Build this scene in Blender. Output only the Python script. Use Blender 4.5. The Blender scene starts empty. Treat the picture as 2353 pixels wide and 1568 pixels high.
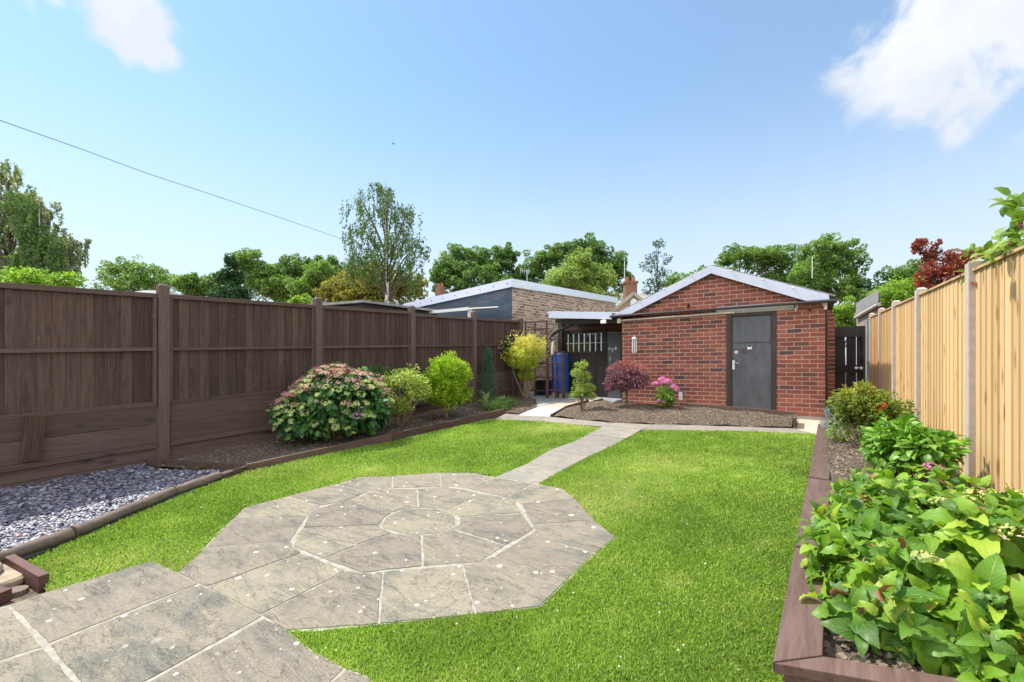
import bpy, bmesh, math, random
import numpy as np
from mathutils import Vector, Matrix
from mathutils.geometry import tessellate_polygon

R=math.radians
sc=bpy.context.scene
col=sc.collection
# ---------------------------------------------------------------- camera
FPX,CX,HY=1046.0,1176.5,846.0          # focal length, centre and horizon measured on a 2353 px wide view
TH=math.atan(702.5/1046.0); CT,ST=math.cos(TH),math.sin(TH)
EYE=1.33; GY,GX=.0492,-.022            # eye height; the garden rises gently away from the house
cam=bpy.data.objects.new('camera',bpy.data.cameras.new('camera')); col.objects.link(cam)
cam.location=(0,0,EYE); cam.rotation_euler=(R(90),0,TH)
cam.data.sensor_width=36; cam.data.lens=36*FPX/2353; cam.data.shift_y=(HY-784)/2353
cam.data.clip_start=.05; cam.data.clip_end=3000
sc.camera=cam
# ---------------------------------------------------------------- sun and sky
SUNV=Vector((-.66,-.10,1.0)).normalized()      # direction towards the sun
sun_el=math.asin(SUNV.z); sun_az=math.atan2(SUNV.x,SUNV.y)
L=bpy.data.lights.new('sun','SUN'); L.energy=3.4; L.angle=R(.53); L.color=(1,.955,.88)
so=bpy.data.objects.new('sun',L); col.objects.link(so)
so.rotation_euler=SUNV.to_track_quat('Z','Y').to_euler()
sc.view_settings.view_transform='Standard'; sc.view_settings.look='None'
sc.view_settings.exposure=.93; sc.view_settings.gamma=1
sc.cycles.max_bounces=8; sc.cycles.transparent_max_bounces=8
w=bpy.data.worlds.new('World'); sc.world=w; w.use_nodes=True
def raydir(x,y):
    xc=(x-CX)/FPX; v=-(y-HY)/FPX
    return Vector((xc*CT-ST,xc*ST+CT,v))
def build_world():
    nt=w.node_tree; N=nt.nodes; K=nt.links; N.clear()
    def nd(t,**k):
        n=N.new(t)
        for a,b in k.items(): setattr(n,a,b)
        return n
    def math_(op,a,b=None,cl=False):
        n=nd('ShaderNodeMath',operation=op,use_clamp=cl)
        for i,v in enumerate((a,b)):
            if v is None: continue
            if isinstance(v,(int,float)): n.inputs[i].default_value=v
            else: K.new(v,n.inputs[i])
        return n.outputs[0]
    out=nd('ShaderNodeOutputWorld'); bg=nd('ShaderNodeBackground')
    sky=nd('ShaderNodeTexSky',sky_type='NISHITA',sun_disc=False,sun_elevation=sun_el,sun_rotation=sun_az)
    sky.air_density=1.0; sky.dust_density=.35; sky.ozone_density=1.6; sky.altitude=50
    tc=nd('ShaderNodeTexCoord'); sep=nd('ShaderNodeSeparateXYZ'); K.new(tc.outputs['Generated'],sep.inputs[0])
    # pale band of summer haze low in the sky
    hz=nd('ShaderNodeMapRange',interpolation_type='SMOOTHERSTEP'); K.new(sep.outputs[2],hz.inputs[0])
    hz.inputs[1].default_value=-.02; hz.inputs[2].default_value=.60; hz.inputs[3].default_value=.90; hz.inputs[4].default_value=.20
    mx=nd('ShaderNodeMix',data_type='RGBA'); K.new(hz.outputs[0],mx.inputs[0]); 
    tint=nd('ShaderNodeMix',data_type='RGBA',blend_type='MULTIPLY'); tint.inputs[0].default_value=1
    K.new(sky.outputs[0],tint.inputs[6]); tint.inputs[7].default_value=SKYTINT
    K.new(tint.outputs[2],mx.inputs[6]); mx.inputs[7].default_value=HAZECOL
    # clouds
    nz=nd('ShaderNodeTexNoise'); nz.inputs['Scale'].default_value=9.5; nz.inputs['Detail'].default_value=9; nz.inputs['Roughness'].default_value=.56; nz.inputs['Distortion'].default_value=.35
    K.new(tc.outputs['Generated'],nz.inputs['Vector'])
    total=None
    for (x,y,r,s) in CLOUDS:
        d=raydir(x,y).normalized()
        vd=nd('ShaderNodeVectorMath',operation='DISTANCE'); K.new(tc.outputs['Generated'],vd.inputs[0]); vd.inputs[1].default_value=d
        mr=nd('ShaderNodeMapRange'); K.new(vd.outputs['Value'],mr.inputs[0])
        mr.inputs[1].default_value=0; mr.inputs[2].default_value=r; mr.inputs[3].default_value=s; mr.inputs[4].default_value=0
        total=mr.outputs[0] if total is None else math_('MAXIMUM',total,mr.outputs[0])
    n2=math_('SUBTRACT',nz.outputs[0],.5); n2=math_('MULTIPLY',n2,2.3)
    m=math_('ADD',total,n2); m=math_('MULTIPLY',m,math_('GREATER_THAN',total,.0001))
    cr=nd('ShaderNodeMapRange',interpolation_type='SMOOTHSTEP'); K.new(m,cr.inputs[0]); cr.inputs[1].default_value=.26; cr.inputs[2].default_value=.80; cr.inputs[3].default_value=0; cr.inputs[4].default_value=.95
    fade=math_('MULTIPLY',cr.outputs[0],math_('MULTIPLY',total,2.4,True))
    m2=nd('ShaderNodeMix',data_type='RGBA'); K.new(fade,m2.inputs[0]); K.new(mx.outputs[2],m2.inputs[6])
    nc=nd('ShaderNodeTexNoise'); nc.inputs['Scale'].default_value=6; nc.inputs['Detail'].default_value=5; K.new(tc.outputs['Generated'],nc.inputs['Vector'])
    sh=nd('ShaderNodeMapRange'); K.new(nc.outputs[0],sh.inputs[0]); sh.inputs[1].default_value=.40; sh.inputs[2].default_value=.58
    cs=nd('ShaderNodeMix',data_type='RGBA'); K.new(sh.outputs[0],cs.inputs[0]); cs.inputs[6].default_value=(3.0,3.15,3.42,1); cs.inputs[7].default_value=CLOUDCOL; K.new(cs.outputs[2],m2.inputs[7])
    # broken bright cloud, unseen, added overhead and behind the house to lift fill light
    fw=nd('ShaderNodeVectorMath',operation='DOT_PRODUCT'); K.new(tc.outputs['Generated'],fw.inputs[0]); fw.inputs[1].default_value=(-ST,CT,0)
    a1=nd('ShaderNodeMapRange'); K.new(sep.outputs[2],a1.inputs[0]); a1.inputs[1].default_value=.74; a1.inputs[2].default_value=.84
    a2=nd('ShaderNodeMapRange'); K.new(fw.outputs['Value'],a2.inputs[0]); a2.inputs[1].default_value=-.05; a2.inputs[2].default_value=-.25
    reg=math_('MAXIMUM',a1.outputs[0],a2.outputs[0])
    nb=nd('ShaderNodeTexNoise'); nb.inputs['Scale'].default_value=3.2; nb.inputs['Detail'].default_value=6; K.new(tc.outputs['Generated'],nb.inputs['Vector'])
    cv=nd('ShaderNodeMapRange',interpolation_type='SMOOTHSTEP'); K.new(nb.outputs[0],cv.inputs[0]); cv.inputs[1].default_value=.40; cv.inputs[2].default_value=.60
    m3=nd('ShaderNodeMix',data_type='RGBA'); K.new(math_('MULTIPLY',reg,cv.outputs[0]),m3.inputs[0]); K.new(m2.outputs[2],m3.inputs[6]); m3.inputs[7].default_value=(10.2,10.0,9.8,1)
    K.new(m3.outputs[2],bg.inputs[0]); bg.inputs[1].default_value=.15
    K.new(bg.outputs[0],out.inputs[0])
SKYTINT=(.55,.77,.84,1); HAZECOL=(3.0,3.28,3.5,1); CLOUDCOL=(3.6,3.68,3.8,1)
CLOUDS=[(275,45,.075,1.2),(320,45,.075,1.3),(300,85,.06,1.1),(345,100,.06,1.1),(382,118,.04,1.0),(240,75,.05,.9),(75,8,.05,.35),(130,-6,.04,.5),(2130,110,.15,1.15),(2010,175,.085,.7),(2050,90,.09,.7),(2270,60,.15,.9),(2290,150,.13,.9),(2250,220,.1,.9),(2210,290,.06,.7),(2360,320,.06,.75),(2110,20,.09,.7)]
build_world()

# ---------------------------------------------------------------- helpers
def ground(x,y): return GY*y+GX*x
def T3(px,py,t):
    d=raydir(px,py); return Vector((d.x*t,d.y*t,EYE+d.z*t))
def tag(o,label=None,cat=None,group=None,kind=None):
    for k,v in (('label',label),('category',cat),('group',group),('kind',kind)):
        if v: o[k]=v
    return o
def empty(name,loc,label=None,cat=None,group=None,kind=None,rz=0):
    o=bpy.data.objects.new(name,None); col.objects.link(o); o.location=loc; o.rotation_euler[2]=rz; o.empty_display_size=.2
    return tag(o,label,cat,group,kind)
def par(o,p):
    if p is not None:
        o.parent=p; o.matrix_parent_inverse=(Matrix.Translation(p.location)@p.rotation_euler.to_matrix().to_4x4()).inverted() if p.parent is None else Matrix.Identity(4)
class MB:
    """collects shapes in world coordinates, links them as one mesh"""
    def __init__(s): s.v=[]; s.f=[]; s.r=[]; s.sm=[]
    def add(s,vs,fs,rnd=None,sm=False):
        b=len(s.v); s.v+= [tuple(q) for q in vs]; rnd=random.random() if rnd is None else rnd
        for f in fs: s.f.append([b+i for i in f]); s.r.append(rnd); s.sm.append(sm)
        return s
    def box(s,x0,x1,y0,y1,z0,z1,rnd=None,shear=0,tilt=0,wob=0):
        vs=[]
        for z in (z0,z1):
            for (x,y) in ((x0,y0),(x1,y0),(x1,y1),(x0,y1)):
                vs.append((x+(tilt if y==y1 else 0)+random.uniform(-wob,wob),y+random.uniform(-wob,wob),z+shear*(y)+random.uniform(-wob,wob)))
        return s.add(vs,[(0,3,2,1),(4,5,6,7),(0,1,5,4),(1,2,6,5),(2,3,7,6),(3,0,4,7)],rnd)
    def obox(s,c,size,mat=None,rnd=None):
        m=mat or Matrix.Identity(3); c=Vector(c); hx,hy,hz=[q/2 for q in size]; vs=[]
        for z in (-hz,hz):
            for (x,y) in ((-hx,-hy),(hx,-hy),(hx,hy),(-hx,hy)): vs.append(c+m@Vector((x,y,z)))
        return s.add(vs,[(0,3,2,1),(4,5,6,7),(0,1,5,4),(1,2,6,5),(2,3,7,6),(3,0,4,7)],rnd)
    def beam(s,a,b,wd,ht,rnd=None,up=(0,0,1)):
        a=Vector(a); b=Vector(b); d=(b-a).normalized(); u=Vector(up); x=d.cross(u)
        if x.length<1e-4: x=d.cross(Vector((1,0,0)))
        x.normalize(); z=x.cross(d); vs=[]
        for p in (a,b):
            for (i,j) in ((-1,-1),(1,-1),(1,1),(-1,1)): vs.append(p+x*i*wd/2+z*j*ht/2)
        return s.add(vs,[(0,1,2,3),(7,6,5,4),(0,4,5,1),(1,5,6,2),(2,6,7,3),(3,7,4,0)],rnd)
    def prism(s,poly,z0,z1,rnd=None,zf=None):
        """polygon in x,y; z0/z1 numbers or functions added to ground"""
        n=len(poly); zf=zf or (lambda x,y:0)
        lo=[(x,y,z0+zf(x,y)) for x,y in poly]; hi=[(x,y,z1+zf(x,y)) for x,y in poly]
        tr=tessellate_polygon([[Vector((x,y,0)) for x,y in poly]])
        area=sum(poly[i][0]*poly[(i+1)%n][1]-poly[(i+1)%n][0]*poly[i][1] for i in range(n))
        fs=[]
        for t in tr:
            a,b,c=[poly[i] for i in t]; cr=(b[0]-a[0])*(c[1]-a[1])-(b[1]-a[1])*(c[0]-a[0])
            t=tuple(t) if cr>0 else tuple(reversed(t))
            fs.append(tuple(n+i for i in t)); fs.append(tuple(reversed(t)))
        for i in range(n):
            j=(i+1)%n; q=(i,j,n+j,n+i); fs.append(q if area>0 else tuple(reversed(q)))
        return s.add(lo+hi,fs,rnd)
    def xprism(s,poly,a,b,axis='Y',rnd=None):
        """polygon in (u,z) extruded along Y (u=x) or X (u=y)"""
        n=len(poly)
        mk=(lambda u,z,t:(u,t,z)) if axis=='Y' else (lambda u,z,t:(t,u,z))
        lo=[mk(u,z,a) for u,z in poly]; hi=[mk(u,z,b) for u,z in poly]
        tr=tessellate_polygon([[Vector((u,z,0)) for u,z in poly]])
        fs=[]
        for t in tr: fs.append(tuple(t)); fs.append(tuple(n+i for i in reversed(t)))
        for i in range(n): j=(i+1)%n; fs.append((i,j,n+j,n+i))
        return s.add(lo+hi,fs,rnd)
    def tube(s,pts,rad,seg=8,rnd=None,cap=True):
        pts=[Vector(p) for p in pts]; n=len(pts)
        rad=rad if isinstance(rad,(list,tuple)) else [rad]*n
        vs=[];fs=[]; ref=Vector((0,0,1))
        for i,p in enumerate(pts):
            d=(pts[min(i+1,n-1)]-pts[max(i-1,0)]).normalized()
            if abs(d.dot(ref))>.95: x=d.cross(Vector((1,0,0))).normalized()
            else: x=d.cross(ref).normalized()
            y=d.cross(x)
            for k in range(seg):
                a=2*math.pi*k/seg; vs.append(p+(x*math.cos(a)+y*math.sin(a))*rad[i])
        for i in range(n-1):
            for k in range(seg):
                l=(k+1)%seg; fs.append((i*seg+k,i*seg+l,(i+1)*seg+l,(i+1)*seg+k))
        if cap: fs.append(tuple(range(seg))[::-1]); fs.append(tuple((n-1)*seg+k for k in range(seg)))
        return s.add(vs,fs,rnd,True)
    def lathe(s,c,prof,seg=24,rnd=None,sq=0):
        vs=[];fs=[]
        for (r,z) in prof:
            for k in range(seg):
                a=2*math.pi*k/seg; q=1.0
                if sq: q=1/(abs(math.cos(a))**sq+abs(math.sin(a))**sq)**(1/sq)
                vs.append((c[0]+r*q*math.cos(a),c[1]+r*q*math.sin(a),c[2]+z))
        for i in range(len(prof)-1):
            for k in range(seg):
                l=(k+1)%seg; fs.append((i*seg+k,i*seg+l,(i+1)*seg+l,(i+1)*seg+k))
        fs.append(tuple(range(seg))[::-1]); fs.append(tuple((len(prof)-1)*seg+k for k in range(seg)))
        return s.add(vs,fs,rnd,True)
    def build(s,name,mat,parent=None,bevel=0,label=None,cat=None,group=None,kind=None,flip=True):
        me=bpy.data.meshes.new(name); me.from_pydata(s.v,[],s.f)
        a=me.attributes.new('rnd','FLOAT','FACE'); a.data.foreach_set('value',s.r)
        me.polygons.foreach_set('use_smooth',s.sm)
        if flip:
            bm=bmesh.new(); bm.from_mesh(me); bmesh.ops.recalc_face_normals(bm,faces=bm.faces); bm.to_mesh(me); bm.free()
        if any(s.sm):
            me.set_sharp_from_angle(angle=R(40)) if hasattr(me,'set_sharp_from_angle') else None
        me.materials.append(mat); o=bpy.data.objects.new(name,me); col.objects.link(o)
        if bevel:
            b=o.modifiers.new('b','BEVEL'); b.width=bevel; b.segments=2; b.limit_method='ANGLE'; b.angle_limit=R(50)
        if parent is not None: par(o,parent)
        return tag(o,label,cat,group,kind)
# leaf-like templates: verts (x side, y along, z up), faces
def tm(v,f): return np.array(v,float),f
DIA=tm([(0,0,0),(-.5,.45,.1),(0,1,-.05),(.5,.45,.1)],[(0,3,2),(0,2,1)])
OVA=tm([(0,0,0),(0,.2,.02),(0,.5,.02),(0,.8,-.07),(0,1,-.2),(-.36,.2,.09),(-.5,.48,.11),(-.3,.78,.0),(.36,.2,.09),(.5,.48,.11),(.3,.78,.0)],
 [(0,1,5),(1,2,6,5),(2,3,7,6),(3,4,7),(0,8,1),(1,8,9,2),(2,9,10,3),(3,10,4)])
def leaf_template(n=8,fold=.17,curl=.34,wav=.045):
    vs=[];fs=[]
    for i in range(n+1):
        t=i/n; wd=.5*(math.sin(math.pi*t**.80)**.72 if 0<t<1 else 0)*(1-.12*t); z=.05*math.sin(math.pi*t)-curl*t**2.2
        vs.append((0,t,z)); k=wav*(1 if i%2 else -1)
        vs.append((-wd,t-.02,z+wd*fold+k*wd*2)); vs.append((wd,t-.02,z+wd*fold-k*wd*2))
    for i in range(n):
        a=3*i; b=a+3; fs+=[(a,b,b+1,a+1),(a,a+2,b+2,b)]
    return tm(vs,fs)
OVB=leaf_template()
BLD=tm([(-.5,0,0),(.5,0,0),(.4,.55,.06),(-.4,.55,.06),(0,1,.3)],[(0,1,2,3),(3,2,4)])
STR=tm([(-.5,0,0),(.5,0,0),(.55,.35,.12),(-.55,.35,.12),(.4,.7,.02),(-.4,.7,.02),(0,1,-.3)],[(0,1,2,3),(3,2,4,5),(5,4,6)])
CHP=tm([(-.5,-.35,0),(.45,-.4,.02),(.5,.3,0),(-.1,.5,.02),(-.55,.2,0),(-.4,-.3,.16),(.38,-.3,.2),(.4,.25,.17),(-.1,.4,.2),(-.45,.15,.15)],
 [(5,6,7,8,9),(0,1,6,5),(1,2,7,6),(2,3,8,7),(3,4,9,8),(4,0,5,9)])
CLD=tm([(-.5,-.3,0),(.4,-.45,0),(.5,.4,0),(-.35,.5,0),(-.3,-.1,.45),(.3,-.2,.5),(.15,.35,.4)],[(0,1,5,4),(1,2,6,5),(2,3,6),(3,0,4),(3,4,6),(4,5,6)])
FLR=tm([(0,0,0),(-.35,.1,.08),(-.3,.5,.12),(.0,.55,.1),(.1,.15,.05),(.5,.3,.12),(.55,-.05,.1),(.15,-.1,.05),(.25,-.5,.12),(-.1,-.5,.1),(-.12,-.12,.05),(-.5,-.3,.1),(-.55,.0,.1)],
 [(0,1,2,3),(0,4,5,6),(0,7,8,9),(0,10,11,12)])
rng=np.random.default_rng(7)
def unit(a): return a/np.maximum(np.linalg.norm(a,axis=-1,keepdims=True),1e-9)
def sph(n): return unit(rng.normal(size=(n,3)))
def scatter(name,tmpl,P,Y,N,size,mat,parent=None,rnd=None,wid=1.0,uv=False,zs=1.0,**kw):
    tv,tf=tmpl; P=np.asarray(P,float); n=len(P); k=len(tv)
    Y=unit(np.asarray(Y,float)); N=np.asarray(N,float); N=N-(N*Y).sum(1,keepdims=True)*Y
    bad=np.linalg.norm(N,axis=1)<1e-4; N[bad]=np.cross(Y[bad],[1,0,.01]); N=unit(N); X=np.cross(Y,N)
    size=np.broadcast_to(np.asarray(size,float),(n,)); wid=np.broadcast_to(np.asarray(wid,float),(n,))
    V=P[:,None,:]+size[:,None,None]*(tv[None,:,0:1]*wid[:,None,None]*X[:,None,:]+tv[None,:,1:2]*Y[:,None,:]+tv[None,:,2:3]*zs*N[:,None,:])
    lens=np.array([len(f) for f in tf]); flat=np.concatenate([np.array(f) for f in tf])
    L_=(flat[None,:]+(np.arange(n)*k)[:,None]).ravel(); nf=len(tf)
    ls=np.concatenate([[0],np.cumsum(np.tile(lens,n))[:-1]])
    me=bpy.data.meshes.new(name); me.vertices.add(n*k); me.vertices.foreach_set('co',V.ravel().astype(np.float32))
    me.loops.add(len(L_)); me.loops.foreach_set('vertex_index',L_.astype(np.int32))
    me.polygons.add(n*nf); me.polygons.foreach_set('loop_start',ls.astype(np.int32))
    rnd=rng.random(n) if rnd is None else rnd
    a=me.attributes.new('rnd','FLOAT','FACE'); a.data.foreach_set('value',np.repeat(rnd,nf).astype(np.float32))
    if uv:
        u=me.uv_layers.new(name='UVMap'); U=np.stack([tv[flat,0]+.5,tv[flat,1]],1); u.data.foreach_set('uv',np.tile(U,(n,1)).ravel().astype(np.float32))
    me.update(calc_edges=True); me.validate()
    if uv: me.polygons.foreach_set('use_smooth',[True]*len(me.polygons))
    me.materials.append(mat); o=bpy.data.objects.new(name,me); col.objects.link(o)
    if parent is not None: par(o,parent)
    return tag(o,**kw)
def inpoly(x,y,poly):
    c=np.zeros(len(x),bool); n=len(poly)
    for i in range(n):
        x1,y1=poly[i]; x2,y2=poly[(i+1)%n]
        if y1==y2: continue
        c^=((y1>y)!=(y2>y))&(x<(x2-x1)*(y-y1)/(y2-y1)+x1)
    return c
def inset(poly,d):
    n=len(poly); A=sum(poly[i][0]*poly[(i+1)%n][1]-poly[(i+1)%n][0]*poly[i][1] for i in range(n)); s=1 if A>0 else -1
    out=[]
    for i in range(n):
        p0,p1,p2=Vector(poly[i-1]),Vector(poly[i]),Vector(poly[(i+1)%n])
        a=(p1-p0).normalized(); b=(p2-p1).normalized(); na=Vector((-a.y,a.x))*s; nb=Vector((-b.y,b.x))*s
        m=na+nb; m=m/max(m.dot(na),.45) if m.length>.1 else na
        out.append(tuple(p1+m*d))
    return out
# ---------------------------------------------------------------- materials
class NT:
    def __init__(s,name):
        s.m=bpy.data.materials.new(name); s.m.use_nodes=True; s.n=s.m.node_tree.nodes; s.k=s.m.node_tree.links
        s.b=s.n['Principled BSDF']; s.out=s.n['Material Output']
        s.pos=s.n.new('ShaderNodeNewGeometry').outputs['Position']
    def set(s,i,v):
        if hasattr(v,'links') or isinstance(v,bpy.types.NodeSocket): s.k.new(v,i)
        elif isinstance(v,tuple) and len(v)==3 and i.type=='RGBA': i.default_value=(*v,1)
        else: i.default_value=v
    def nd(s,t,ins={},**k):
        n=s.n.new(t)
        for a,b in k.items(): setattr(n,a,b)
        for a,b in ins.items(): s.set(n.inputs[a],b)
        return n
    def M(s,op,a,b=0,c=None,cl=False):
        n=s.nd('ShaderNodeMath',{0:a,1:b},operation=op,use_clamp=cl)
        if c is not None: s.set(n.inputs[2],c)
        return n.outputs[0]
    def mapv(s,scale=(1,1,1),loc=(0,0,0),v=None):
        return s.nd('ShaderNodeMapping',{'Vector':v or s.pos,'Scale':scale,'Location':loc}).outputs[0]
    def noise(s,scale,detail=4,rough=.55,v=None,dist=0):
        return s.nd('ShaderNodeTexNoise',{'Vector':v or s.pos,'Scale':scale,'Detail':detail,'Roughness':rough,'Distortion':dist}).outputs[0]
    def vor(s,scale,v=None,feature='F1',out='Distance',rnd=1.0):
        return s.nd('ShaderNodeTexVoronoi',{'Vector':v or s.pos,'Scale':scale,'Randomness':rnd},feature=feature).outputs[out]
    def rng(s,v,a,b,c=0.0,d=1.0,sm=False):
        n=s.nd('ShaderNodeMapRange',{0:v,1:a,2:b,3:c,4:d}); 
        if sm: n.interpolation_type='SMOOTHSTEP'
        return n.outputs[0]
    def mix(s,f,a,b,bt='MIX'):
        return s.nd('ShaderNodeMix',{0:f,6:a,7:b},data_type='RGBA',blend_type=bt).outputs[2]
    def ramp(s,v,stops,const=False):
        n=s.nd('ShaderNodeValToRGB',{0:v}); e=n.color_ramp.elements
        if const: n.color_ramp.interpolation='CONSTANT'
        while len(e)<len(stops): e.new(.5)
        for i,(p,c) in enumerate(stops): e[i].position=p; e[i].color=(*c,1)
        return n.outputs[0]
    def attr(s,n='rnd'): return s.nd('ShaderNodeAttribute',attribute_name=n).outputs['Fac']
    def objrnd(s): return s.nd('ShaderNodeObjectInfo').outputs['Random']
    def bump(s,h,st=.3,d=.01):
        s.k.new(s.nd('ShaderNodeBump',{'Height':h,'Strength':st,'Distance':d}).outputs[0],s.b.inputs['Normal'])
    def base(s,c,rough=.8,spec=.3,metal=0):
        s.set(s.b.inputs['Base Color'],c); s.set(s.b.inputs['Roughness'],rough); s.b.inputs['Specular IOR Level'].default_value=spec; s.b.inputs['Metallic'].default_value=metal
        return s.m
def plain(name,c,rough=.6,spec=.4,metal=0,var=.12,sc_=6):
    t=NT(name); n=t.noise(sc_,6); f=t.rng(n,.3,.7); lo=tuple(q*(1-var) for q in c); hi=tuple(min(1,q*(1+var)) for q in c)
    t.bump(t.noise(60,3),.08,.003)
    return t.base(t.mix(f,lo,hi),rough,spec,metal)
def leafmat(name,cols,tr=.35,rough=.5,spec=.35,clump=1.5,sp=None,vein=False):
    t=NT(name); r=t.attr(); k=len(cols)
    c=t.ramp(r,[(i/(k-1),q) for i,q in enumerate(cols)])
    n=t.noise(clump,3); c=t.mix(1.0,c,t.ramp(n,[(.3,(.78,.8,.75)),(.7,(1.18,1.15,1.1))]),'MULTIPLY')
    if sp: c=t.mix(t.M('GREATER_THAN',r,sp[0]),c,sp[1])
    if vein:
        uv=t.nd('ShaderNodeUVMap').outputs[0]; se=t.nd('ShaderNodeSeparateXYZ',{0:uv}); u=t.M('ABSOLUTE',t.M('SUBTRACT',se.outputs[0],.5)); v=se.outputs[1]
        mid=t.rng(u,.0,.03,1,0); sv=t.M('SINE',t.M('MULTIPLY',t.M('SUBTRACT',v,t.M('MULTIPLY',u,.9)),46)); sv=t.M('MULTIPLY',t.rng(sv,.8,1),.8)
        vv=t.M('MAXIMUM',mid,sv); c=t.mix(t.M('MULTIPLY',vv,.45),c,(.32,.42,.13))
        edge=t.M('ADD',t.rng(v,.70,1.0),t.rng(u,.33,.5)); nn=t.noise(18,3)
        e=t.rng(t.M('ADD',t.M('MULTIPLY',edge,.5),t.M('MULTIPLY',nn,.8)),.76,.86)
        e=t.M('MULTIPLY',e,t.M('GREATER_THAN',t.M('FRACT',t.M('MULTIPLY',r,7.3)),.62)); c=t.mix(e,c,(.34,.18,.08))
        t.bump(t.M('SUBTRACT',t.M('MULTIPLY',nn,.3),vv),.35,.004)
    t.base(c,rough,spec)
    trn=t.nd('ShaderNodeBsdfTranslucent',{'Color':t.mix(1.0,c,(1.18,1.28,.72),'MULTIPLY')})
    ms=t.nd('ShaderNodeMixShader',{0:tr}); t.k.new(t.b.outputs[0],ms.inputs[1]); t.k.new(trn.outputs[0],ms.inputs[2]); t.k.new(ms.outputs[0],t.out.inputs[0])
    return t.m
def brickmat(name,axis,stops,mortar,bw=.225,bh=.075,mj=.0052,off=(0,0),level=0.0,wear=.5):
    t=NT(name); se=t.nd('ShaderNodeSeparateXYZ',{0:t.pos}); h=se.outputs[0 if axis=='X' else 1]; z=se.outputs[2]
    if level: z=t.M('SUBTRACT',z,t.M('MULTIPLY',se.outputs[1],level))
    wob=t.M('MULTIPLY',t.M('SUBTRACT',t.noise(9,2),.5),.006)
    v=t.M('DIVIDE',t.M('ADD',t.M('ADD',z,off[1]),wob),bh); row=t.M('FLOOR',v); fv=t.M('FRACT',v)
    u=t.M('ADD',t.M('DIVIDE',t.M('ADD',h,off[0]+50*bw),bw),t.M('MULTIPLY',t.M('FLOORED_MODULO',row,2),.5)); u=t.M('ADD',u,t.M('MULTIPLY',wob,2)); cu=t.M('FLOOR',u); fu=t.M('FRACT',u)
    du=t.M('MULTIPLY',t.M('MINIMUM',fu,t.M('SUBTRACT',1,fu)),bw); dv=t.M('MULTIPLY',t.M('MINIMUM',fv,t.M('SUBTRACT',1,fv)),bh)
    d=t.M('MINIMUM',du,dv); mm=t.rng(t.M('ADD',d,t.M('MULTIPLY',t.M('SUBTRACT',t.noise(70,2),.5),.004)),mj-.001,mj+.0015,1,0)
    idv=t.nd('ShaderNodeCombineXYZ',{0:cu,1:row}).outputs[0]
    wn=t.nd('ShaderNodeTexWhiteNoise',{'Vector':idv},noise_dimensions='3D').outputs['Value']
    c=t.ramp(wn,stops); c=t.mix(t.M('MULTIPLY',t.rng(t.noise(45,5,.65),.35,.7),wear),c,t.mix(1.0,c,(.55,.5,.52),'MULTIPLY'))
    big=t.rng(t.noise(1.1,5,.6),.3,.7,.78,1.14); c=t.mix(1.0,c,t.nd('ShaderNodeCombineColor',{0:big,1:big,2:big}).outputs[0],'MULTIPLY')
    mc=t.mix(t.rng(t.noise(12,4),.35,.7),mortar,tuple(q*.78 for q in mortar))
    t.bump(t.M('ADD',t.M('SUBTRACT',1,mm),t.M('MULTIPLY',t.noise(120,3),.25)),.55,.006)
    return t.base(t.mix(mm,c,mc),.85,.2)
def woodmat(name,c1,c2,axis='Z',knot=True,rough=.75,spec=.3,var=.25,fleck=0,kcol=None,grain=1.0):
    t=NT(name); sc_={'Z':(14,14,1.1),'Y':(14,1.1,14),'X':(1.1,14,14)}[axis]
    r=t.attr(); off=t.nd('ShaderNodeCombineXYZ',{0:t.M('MULTIPLY',r,37),1:t.M('MULTIPLY',r,17),2:t.M('MULTIPLY',r,7)}).outputs[0]
    p=t.nd('ShaderNodeVectorMath',{0:t.mapv(sc_),1:off},operation='ADD').outputs[0]
    g=t.noise(2.2,6,.6,p,.6); g2=t.noise(9,3,.6,p,.2); f=t.rng(t.M('ADD',t.M('MULTIPLY',g,.7),t.M('MULTIPLY',g2,.3*grain)),.36,.64)
    c=t.mix(f,c1,c2)
    b=t.rng(r,0,1,1-var,1+var); c=t.mix(1.0,c,t.nd('ShaderNodeCombineColor',{0:b,1:b,2:b}).outputs[0],'MULTIPLY')
    if knot:
        ks={'Z':(7,7,3.0),'Y':(7,3.0,7),'X':(3.0,7,7)}[axis]
        kp=t.nd('ShaderNodeVectorMath',{0:t.mapv(ks),1:off},operation='ADD').outputs[0]
        kv=t.nd('ShaderNodeTexVoronoi',{'Vector':kp,'Scale':1.0}); sel=t.nd('ShaderNodeSeparateColor',{0:kv.outputs['Color']}).outputs[0]
        kk=t.M('MULTIPLY',t.rng(t.M('ADD',kv.outputs['Distance'],t.M('MULTIPLY',g2,.12)),.15,.30,1,0),t.M('GREATER_THAN',sel,.5)); c=t.mix(t.M('MULTIPLY',kk,.8),c,kcol or tuple(q*.4 for q in c1))
    if fleck:
        fv=t.vor(22); c=t.mix(t.M('MULTIPLY',t.M('LESS_THAN',fv,.09),t.M('GREATER_THAN',t.noise(3,2),.62)),c,(.42,.4,.38))
    t.bump(t.M('ADD',g,t.M('MULTIPLY',g2,.5)),.25,.004)
    return t.base(c,rough,spec)
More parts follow.
